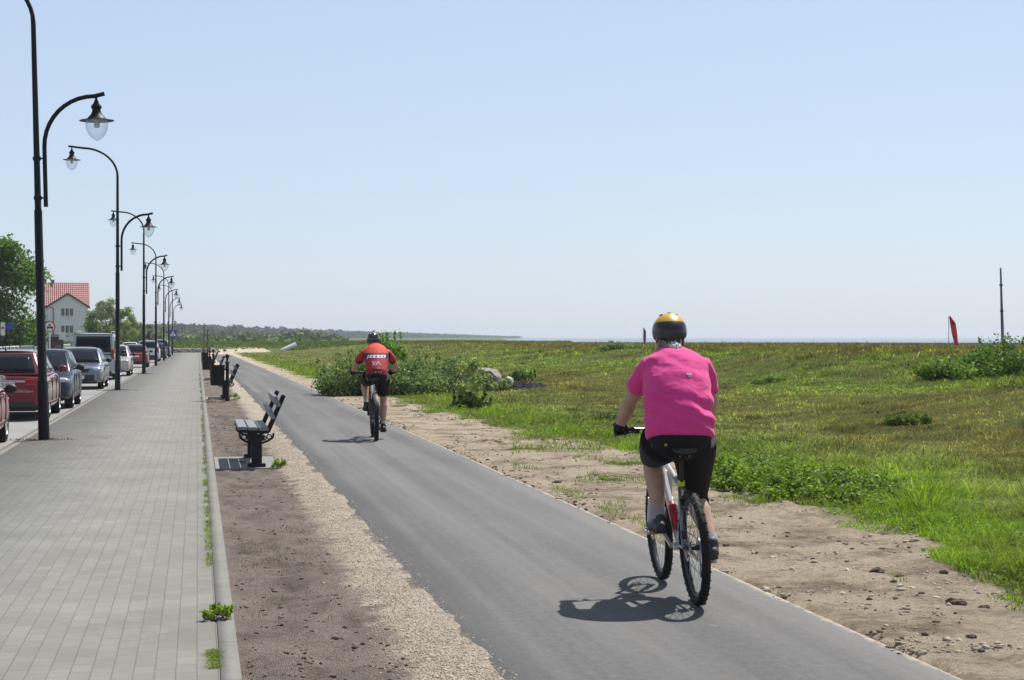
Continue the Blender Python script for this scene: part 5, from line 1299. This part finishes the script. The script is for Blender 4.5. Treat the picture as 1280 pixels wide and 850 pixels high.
# ================================================================= PEOPLE
def V3(*a): return Vector(a)
def shift(p, dx, dy, dz): return Vector(p) + Vector((dx, dy, dz))
def rider(name, loc, rz, label, J, mats, female, tor, hem_z, shirt_k, sleeve, leg_hem, hair=None):
    """J: joints in the bike's local frame. One remeshed body; clothes are its children"""
    root = empty(name, loc, rz, label, 'person')
    def arm(s): return J['sh' + s], J['el' + s], J['wr' + s]
    def leg(s): return J['hip' + s], J['kn' + s], J['an' + s]
    hd = J['head']; nk = J['neck']; hs = J.get('headscale', 1.0)
    lw = J.get('limb', 1.0)
    # ---- body
    b = MB()
    b.tube([c for c, a, d in tor], [(a * .90, d * .90) for c, a, d in tor], 24)
    b.tube([tor[-1][0], nk, hd + V3(0, -.02, -.03)], [.062, .056, .055], 14, dome=True)
    b.ball(hd, (.075 * hs, .096 * hs, .113 * hs), 20, 14)
    b.ball(hd + V3(0, .035, -.055), (.055, .062, .06), 16, 10)                      # jaw
    b.tube([hd + V3(0, .09, .01), hd + V3(0, .118, -.03), hd + V3(0, .10, -.035)], [.010, .015, .011], 8, dome=True)   # nose
    b.tube([hd + V3(-.02, .086, -.068), hd + V3(.02, .086, -.068)], .009, 8, dome=True)            # lips
    for s in (-1, 1):
        b.ball(hd + V3(s * .078, -.005, -.012), (.012, .024, .034), 10, 8)           # ear
    for s in 'LR':
        a, e, w_ = arm(s)
        b.tube([a, a.lerp(e, .35), a.lerp(e, .8), e, e.lerp(w_, .3), e.lerp(w_, .75), w_], [.052 * lw, .052 * lw, .046 * lw, .041 * lw, .043 * lw, .034 * lw, .027 * lw], 14, dome=True)
        h, k, an = leg(s); sd_ = -1 if s == 'L' else 1
        cal = k.lerp(an, .30) + V3(0, -.018, .0)
        b.tube([h, h.lerp(k, .4), h.lerp(k, .85), k, cal, k.lerp(an, .6) + V3(0, -.008, 0), k.lerp(an, .88), an], [.080 * lw, .076 * lw, .060 * lw, .056 * lw, .060 * lw, .047 * lw, .036 * lw, .036 * lw], 16, dome=True)
    union(b, 'body', mats['skin'], root, .011, 5)
    for s in (-1, 1):
        b = MB(); b.ball(hd + V3(s * .031, .079, .012), .0125, 12, 8); b.build('eye', M['whitepaint'], root)
    # ---- shirt
    b = MB(); k0 = shirt_k
    ring = [(c, a, d) for c, a, d in tor if c.z >= hem_z - .002]
    b.tube([c for c, a, d in ring] + [nk + V3(0, -.012, -.018 if not female else -.020)], [(a + k0, d + k0) for c, a, d in ring] + [(.068, .062)], 28)
    for s in 'LR':
        a, e, w_ = arm(s); mid = a.lerp(e, sleeve); inn = a.lerp(tor[-3][0], .45)
        b.tube([inn, a, a.lerp(e, sleeve * .5), mid], [.055 * lw, .066 * lw, .068 * lw, .067 * lw], 18, dome=True)
    sh_o = union(b, 'shirt', mats['shirt'], root, .009, 7, mats.get('warp'))
    # ---- shorts
    b = MB()
    low = [(c, a, d) for c, a, d in tor if c.z < hem_z + .09]
    b.tube([low[0][0] + V3(0, .03, -.035)] + [c for c, a, d in low], [(.10, .075)] + [(a + .006, d + .006) for c, a, d in low], 26)
    for s in 'LR':
        h, k, an = leg(s); t = leg_hem[s]; pts = []; rr = []
        for f, rad in ((0, .126), (.25, .118), (.5, .103), (.75, .086), (.92, .074), (1, .070)):
            if f * 1.0 <= min(t, 1.0) + 1e-6: pts.append(h.lerp(k, f)); rr.append(rad * lw)
        if t > 1: 
            for f in (.12, .25, .38, .5):
                if f <= t - 1 + 1e-6: pts.append(k.lerp(an, f) + V3(0, -.014, 0)); rr.append((.069 + .004 * (f < .3)) * lw)
        elif pts and t not in (0, .25, .5, .75, 1): pts.append(h.lerp(k, t)); rr.append(rr[-1] * .97)
        b.tube(pts, rr, 18)
    union(b, 'shorts', mats['shorts'], root, .0095, 6)
    # ---- shoes and socks
    for s in 'LR':
        an = J['an' + s]; toe = J['toe' + s]; dirv = (toe - an); fl = Vector((dirv.x, dirv.y, dirv.z)); sole = J['sole' + s]
        heel = an + V3(0, -.045, -.055); 
        b = MB(); b.tube([heel + V3(0, .0, .0), an + V3(0, .02, -.045), an.lerp(toe, .5) + V3(0, .01, -.035), toe + V3(0, -.03, .0), toe], [(.038, .042), (.046, .050), (.052, .040), (.053, .030), (.034, .020)], 16, dome=True)
        b.tube([an + V3(0, -.005, .0), an + V3(0, .0, -.05)], [.045, .046], 14, dome=True)
        sh = union(b, 'shoe', mats['shoe'], root, .008, 4)
        b = MB(); b.tube([heel + V3(0, -.01, -.03), an + V3(0, .03, -.085), an.lerp(toe, .55) + V3(0, .02, -.068), toe + V3(0, .01, -.018)], [(.034, .010), (.042, .011), (.048, .011), (.030, .009)], 14, dome=True); b.build('sole', mats['sole'], sh)
        b = MB(); kd = (J['kn' + s] - an).normalized(); b.tube([an + V3(0, 0, -.01), an + kd * mats['sock_h']], [.043 * lw, .044 * lw], 16, dome=False); b.build('sock', mats['sock'], root)
    # ---- gloved hands closed round the grips
    for s in 'LR':
        w_ = J['wr' + s]; g = J['grip' + s]; sd_ = -1 if s == 'L' else 1
        b = MB(); kn = g + V3(0, .012, .030)
        b.tube([w_.lerp(kn, -.5), w_, w_.lerp(kn, .45), kn], [(.033, .030), (.035, .031), (.046, .030), (.047, .025)], 16, ref=(1, 0, 0), dome=True)
        for q, (ln, rad) in enumerate(((.95, .0095), (1.0, .0098), (.96, .0095), (.82, .0085))):
            x = -sd_ * (.033 - .0215 * q)
            o = V3(x, 0, 0)
            b.tube([kn + o + V3(0, -.01, -.002), kn + o + V3(0, .022 * ln, .0), g + o + V3(0, .036 * ln, -.006), g + o + V3(0, .022 * ln, -.028 * ln), g + o + V3(0, -.004, -.027)], [rad * 1.15, rad * 1.12, rad * 1.08, rad * 1.02, rad * .9], 8, dome=True)
        b.tube([w_.lerp(kn, .5) + V3(-sd_ * .03, 0, -.005), g + V3(-sd_ * .052, -.01, .006), g + V3(-sd_ * .050, .018, -.018), g + V3(-sd_ * .036, .022, -.026)], [.013, .012, .011, .009], 8, dome=True)
        union(b, 'glove', mats['glove'], root, .0045, 3)
    # ---- helmet
    hc = hd + V3(0, -.005, .028); T_ = Matrix.Rotation(J.get('tilt', 0), 3, 'X')
    b = MB(); rings = []; n = 32; kz = 11
    for i in range(kz + 1):
        t = i / kz; th = math.pi * .5 * (1 - t) * 1.0; c = math.cos(th); z = math.sin(th)
        pass
    V = []; Fq = []
    for sh_, off in ((1.0, 0), (.86, 1)):
        for i in range(kz + 1):
            t = i / kz; z = math.cos(t * math.pi * .62); q = max(math.sin(t * math.pi * .62), .01)
            for j in range(n):
                a = 2 * math.pi * j / n; rx, ry, rz_ = .105 * hs * sh_, .138 * hs * sh_, .112 * hs * sh_
                drop = -.020 * (1 if math.sin(a) < 0 else 0) * t * abs(math.sin(a))
                V.append(hc + T_ @ V3(rx * q * math.cos(a), ry * q * math.sin(a), rz_ * z + drop))
    o_ = (kz + 1) * n
    for i in range(kz):
        for j in range(n):
            Fq.append((i * n + j, (i + 1) * n + j, (i + 1) * n + (j + 1) % n, i * n + (j + 1) % n)); Fq.append((o_ + i * n + j, o_ + i * n + (j + 1) % n, o_ + (i + 1) * n + (j + 1) % n, o_ + (i + 1) * n + j))
    for j in range(n): Fq.append((kz * n + j, o_ + kz * n + j, o_ + kz * n + (j + 1) % n, kz * n + (j + 1) % n))
    b.add(V, Fq); hm = b.build('helmet', mats['helmet'], root)
    b = MB()
    for xo, z0 in ((0, 0), (-.045, -.004), (.045, -.004)):            # long vents over the crown
        for a0, a1 in (((20, 58), (70, 98)) if hair else ((20, 58), (78, 118), (132, 160))):
            pts = []
            for k in range(6):
                a = R(a0 + (a1 - a0) * k / 5); xx = xo / .105
                q = math.sqrt(max(1 - xx * xx, 0)); pts.append(hc + T_ @ V3(xo * hs, .139 * hs * q * math.cos(a), .1125 * hs * q * math.sin(a)))
            b.tube(pts, [(.004, .004), (.011, .004), (.013, .004), (.013, .004), (.011, .004), (.004, .004)], 8)
    b.build('vents', M['blackplastic'], hm)
    b = MB()
    for s in (-1, 1):
        b.tube([hc + T_ @ V3(s * .083, -.065, -.035), hd + V3(s * .084, -.02, -.045), hd + V3(s * .055, .03, -.105), hd + V3(0, .045, -.122)], (.0035), 6)
        b.tube([hc + T_ @ V3(s * .095, .03, -.03), hd + V3(s * .084, -.02, -.045)], .0035, 6)
    b.build('strap', M['blackplastic'], hm)
    b = MB(); b.tube([hc + T_ @ V3(-.075, -.075, -.06), hc + T_ @ V3(-.03, -.105, -.075), hc + T_ @ V3(.03, -.105, -.075), hc + T_ @ V3(.075, -.075, -.06)], (.006), 8); b.box(hc + T_ @ V3(0, -.112, -.07), (.085, .02, .034)); b.build('retention_dial', M['blackplastic'], hm)
    if hair:
        hr = np.random.default_rng(3); b = MB()
        b.ball(hd + V3(0, -.034, -.045), (.076, .068, .080), 18, 12)
        for k in range(110):
            s = hd + V3(.062 * hr.uniform(-1, 1), -.100 + .015 * abs(hr.normal()), -.045 + .02 * hr.normal()); e = hd + V3(.020 * hr.normal() , -.165 - .014 * abs(hr.normal()), -.095 - .045 * hr.random())
            b.tube([s, s.lerp(e, .5) + V3(0, -.012, 0), e], [.005, .0055, .001], 5)
        for sx in (-1, 1):
            for k in range(22):
                s = hd + V3(sx * .068, -.03 + .02 * hr.normal(), .0 + .02 * hr.normal()); e = s + V3(sx * .012, -.012, -.055 - .03 * hr.random()); b.tube([s, s.lerp(e, .5) + V3(sx * .006, 0, 0), e], [.005, .005, .001], 5)
        b.build('hair', hair, root)
        b = MB()
        for k in range(60):
            s = hd + V3(.012 * hr.normal(), -.150, -.050 + .008 * hr.normal()); e = hd + V3(.022 * hr.normal(), -.215 - .012 * abs(hr.normal()), -.10 - .035 * hr.random())
            b.tube([s, s.lerp(e, .5) + V3(.004 * hr.normal(), -.02, .012), e], [.004, .0055, .001], 5)
        b.build('ponytail', simple('white_grey_hair', (.62, .60, .57), .6, 0, 0, .25, 50), root)
    else:
        b = MB(); b.ball(hd + V3(0, -.022, -.005), (.078, .084, .075), 18, 12); b.build('hair', simple('short_grey_hair', (.12, .11, .10), .8, 0, 0, .4, 60), root)
    return root, sh_o
def decal(name, target, quads, mat, parent, ydir=1, off=.004):
    """printed marks laid on the back of a garment: quads are lists of (x, z) in local coordinates"""
    me = target.data; bvh = BVHTree.FromPolygons([v.co for v in me.vertices], [p.vertices[:] for p in me.polygons])
    b = MB()
    for poly in quads:
        V = []
        (x0, z0), (x1, z1), (x2, z2), (x3, z3) = poly; n = 6
        for j in range(n + 1):
            for i in range(n + 1):
                u, v = i / n, j / n
                x = (x0 * (1 - u) + x1 * u) * (1 - v) + (x3 * (1 - u) + x2 * u) * v; z = (z0 * (1 - u) + z1 * u) * (1 - v) + (z3 * (1 - u) + z2 * u) * v
                h = bvh.ray_cast(Vector((x, -1.0, z)), Vector((0, 1, 0)))
                V.append((x, h[0].y, z) if h[0] is None else h[0] + h[1] * off) if h[0] is not None else V.append(Vector((x, .3, z)))
        b.add(V, [(j * (n + 1) + i, j * (n + 1) + i + 1, (j + 1) * (n + 1) + i + 1, (j + 1) * (n + 1) + i) for j in range(n) for i in range(n)])
    return b.build(name, mat, parent)

# ---- the woman in pink
m = NM('pink_cotton'); c = m.ramp(m.noise(6, 4), [(.3, (.72, .050, .255)), (.7, (.78, .065, .29))]); m.base(c); m.rough(.85); m.b.inputs['Specular IOR Level'].default_value = .2; m.b.inputs['Sheen Weight'].default_value = .15
m.bump(m.math('ADD', m.noise(9, 3, .5, m.co((1, 1, 1.6)), .6), m.math('MULTIPLY', m.noise(300, 2), .06)), .35, .03); M['pink'] = m.m
M['lycra'] = simple('black_stretch_cloth', (.012, .012, .014), .75, 0, 0, .2, 12, .25, .15, 30)
M['glovem'] = simple('black_glove', (.018, .018, .02), .7, 0, 0, .25, 40, .3, .3, 120)
m = NM('yellow_black_helmet'); sep = m.n('ShaderNodeSeparateXYZ'); m.L(m.co(), sep.inputs[0])
zz_ = m.math('ADD', sep.outputs[2], m.math('MULTIPLY', sep.outputs[1], .12)); 
m.base(m.ramp(m.math('ADD', m.math('MULTIPLY', m.math('SUBTRACT', zz_, 1.772), 4.0), .5), [(0, (.022, .022, .022)), (.5, (.62, .36, .025))], True)); m.rough(.4); m.b.inputs['Coat Weight'].default_value = .25; M['helm1'] = m.m
cpt = P(872, F * CH / (760 - HY)); RZ = -R(4.3)
LEANW = .06
M['silverframe'] = simple('silver_frame_paint', (.62, .63, .65), .28, .35, .8, .05, 8)
M['redbottle'] = simple('red_plastic', (.45, .02, .03), .4, 0, .3)
bicycle('bicycle', (cpt.x, cpt.y, gz(cpt.y) + .018), RZ, 'silver mountain bike ridden by the woman in pink', M['silverframe'], 1.07, .342, .054, LEANW, R(25), (.215, .905), (.80, 1.0), False, M['redbottle'], .62, simple('graphite_paint', (.16, .165, .18), .35, .5, .5))
J = dict(head=V3(-.036, .66, 1.615), neck=V3(-.036, .575, 1.515), shL=V3(-.205, .48, 1.418), shR=V3(.138, .48, 1.418), elL=V3(-.290, .64, 1.205), elR=V3(.222, .60, 1.19), wrL=V3(-.338, .755, 1.035), wrR=V3(.215, .755, 1.035),
         gripL=V3(-.330, .772, 1.012), gripR=V3(.212, .772, 1.012), hipL=V3(-.155, .27, .975), hipR=V3(.040, .27, .975), knL=V3(-.150, .655, .845), knR=V3(.098, .52, .595), anL=V3(-.128, .52, .475), anR=V3(.140, .24, .345),
         toeL=V3(-.135, .70, .415), toeR=V3(.150, .40, .262), soleL=0, soleR=0, headscale=1.04, limb=1.12, tilt=R(-8))
torW = [(V3(-.060, .235, .935), .160, .115), (V3(-.062, .215, .985), 0.189, .150), (V3(-.061, .228, 1.04), 0.198, .152), (V3(-.058, .262, 1.12), 0.198, .150), (V3(-.052, .315, 1.21), 0.196, .148), (V3(-.046, .375, 1.295), 0.194, .142), (V3(-.040, .432, 1.365), .190, .128), (V3(-.037, .475, 1.425), .200, .108), (V3(-.037, .503, 1.462), .165, .085), (V3(-.037, .53, 1.484), .100, .066)]
def folds(A):
    x, y, z = A[:, 0], A[:, 1], A[:, 2]
    ph = z * 62 + 3.0 * (x + .06) * 9 + 5 * fbm(x * 7, z * 7, 5, 2)
    wgt = np.exp(-((z - 1.15) / .10) ** 2) * sst(-.05, .15, x) + .45 * np.exp(-((z - 1.16) / .12) ** 2) * sst(-.08, -.24, x) + .18
    return .0105 * np.sin(ph) * wgt + .006 * (fbm(x * 9, z * 6 + y * 5, 9, 3) - .5)
wmats = dict(skin=M['skin'], shirt=M['pink'], shorts=M['lycra'], shoe=simple('grey_trainers', (.045, .045, .06), .6, 0, 0, .3, 18), sole=simple('dark_rubber_sole', (.03, .03, .03), .8), sock=simple('pale_sock', (.35, .33, .36), .9), sock_h=.06, glove=M['glovem'], helmet=M['helm1'], warp=folds)
wr_, sh_o = rider('person', (cpt.x, cpt.y, gz(cpt.y) + .012), RZ, 'cyclist in a pink shirt, black leggings and yellow helmet, seen from behind', J, wmats, True, torW, .985, .019, .56, {'L': .97, 'R': 1.14}, simple('pale_grey_hair', (.26, .235, .215), .6, 0, 0, .55, 60))
decal('shirt_mark', sh_o, [[(-.016, 1.375), (.018, 1.372), (.016, 1.382), (-.016, 1.386)], [(-.006, 1.364), (.012, 1.362), (.012, 1.369), (-.006, 1.371)]], simple('white_print', (.70, .55, .64), .7), sh_o, off=.0018)
sho = [c for c in wr_.children if c.name.startswith('shorts')][0]
decal('shorts_mark', sho, [[(-.178, .952), (-.165, .952), (-.165, .966), (-.178, .966)]], M['lime'], sho)

# ---- the man in red
m = NM('printed_red_jersey'); sep = m.n('ShaderNodeSeparateXYZ'); m.L(m.co(), sep.inputs[0])
f = m.math('MULTIPLY', m.math('SUBTRACT', sep.outputs[2], 1.0), 2.0)
c = m.ramp(f, [(0, (.22, .012, .03)), (.22, (.40, .016, .028)), (.535, (.03, .025, .075)), (.70, (.58, .045, .03))], True)
ax_ = m.math('ABSOLUTE', m.math('SUBTRACT', sep.outputs[0], .035)); sl_ = m.math('GREATER_THAN', ax_, .215)
c = m.mix(sl_, c, m.ramp(f, [(0, (.015, .014, .02)), (.40, (.015, .014, .02)), (.44, (.48, .03, .028))], True)); m.base(c); m.rough(.8); m.bump(m.noise(11, 3), .35, .02); M['jersey'] = m.m
cm = P(470.5, F * CH / (552 - HY)); RZM = -R(10.6 - 7.5)
bicycle('bicycle', (cm.x, cm.y, gz(cm.y) + .018), RZM, 'dark tyred bicycle with pale seat post, ridden by the man in red', M['silverframe'], 1.08, .345, .062, .03, R(78), (.20, .93), (.84, 1.03), True, None, .66, M['blackplastic'])
J = dict(head=V3(-.012, .80, 1.545), neck=V3(.01, .70, 1.46), shL=V3(-.155, .59, 1.345), shR=V3(.205, .59, 1.345), elL=V3(-.300, .68, 1.165), elR=V3(.340, .68, 1.165), wrL=V3(-.330, .80, 1.055), wrR=V3(.310, .80, 1.055),
         gripL=V3(-.335, .812, 1.040), gripR=V3(.280, .812, 1.040), hipL=V3(-.075, .24, .985), hipR=V3(.100, .24, .985), knL=V3(-.155, .68, .90), knR=V3(.135, .50, .625), anL=V3(-.135, .44, .56), anR=V3(.125, .385, .225),
         toeL=V3(-.145, .61, .475), toeR=V3(.135, .55, .145), soleL=0, soleR=0, headscale=1.02, limb=1.05, tilt=R(-20))
torM = [(V3(.012, .22, .945), .130, .10), (V3(.012, .205, .985), .156, .130), (V3(.014, .225, 1.04), .158, .130), (V3(.016, .29, 1.12), .158, .125), (V3(.018, .37, 1.20), .168, .125), (V3(.022, .46, 1.285), .182, .122), (V3(.024, .545, 1.355), .178, .11), (V3(.02, .60, 1.40), .165, .09), (V3(.016, .645, 1.432), .115, .075)]
M['helm2'] = simple('black_grey_helmet', (.03, .032, .035), .25, 0, .7, .3, 14)
mm = dict(skin=M['skin'], shirt=M['jersey'], shorts=M['lycra'], shoe=simple('black_cycling_shoe', (.02, .02, .022), .5), sole=M['rubber'], sock=simple('white_ankle_sock', (.6, .58, .56), .9), sock_h=.05, glove=M['glovem'], helmet=M['helm2'])
mr_, jo = rider('person', (cm.x, cm.y, gz(cm.y) + .012), RZM, 'cyclist in a red and orange printed jersey and black shorts, riding ahead', J, mm, False, torM, .985, .013, .58, {'L': .72, 'R': .72})
wp = simple('white_print_on_jersey', (.72, .70, .74), .7)
decal('jersey_band', jo, [[(-.10, 1.275), (.15, 1.275), (.165, 1.322), (-.075, 1.322)], [(-.135, 1.262), (-.115, 1.262), (-.09, 1.322), (-.11, 1.322)]], wp, jo)
q = []
for x in (-.05, .01, .07, .12): q.append([(x - .012, 1.288), (x + .012, 1.288), (x + .016, 1.310), (x - .008, 1.310)])
decal('jersey_letters', jo, q, M['signblack'], jo, off=.007)
def stroke(x0, z0, x1, z1, w_=.012): return [(x0 - w_ / 2, z0), (x0 + w_ / 2, z0), (x1 + w_ / 2, z1), (x1 - w_ / 2, z1)]
decal('jersey_logo', jo, [stroke(-.055, 1.165, .0, 1.222), stroke(-.02, 1.165, -.05, 1.222), stroke(.0, 1.165, .035, 1.222), stroke(.075, 1.165, .035, 1.222), stroke(.02, 1.178, .06, 1.184)], simple('pale_blue_print', (.62, .62, .80), .7), jo)
q = [stroke(x, 1.055, x + .004, 1.067, .018) for x in (-.01, .04, .075)]
decal('jersey_small_print', jo, q, wp, jo)
decal('jersey_emblem', jo, [[(.01, 1.105), (.05, 1.105), (.055, 1.125), (.005, 1.125)]], simple('gold_print', (.45, .22, .05), .7), jo)
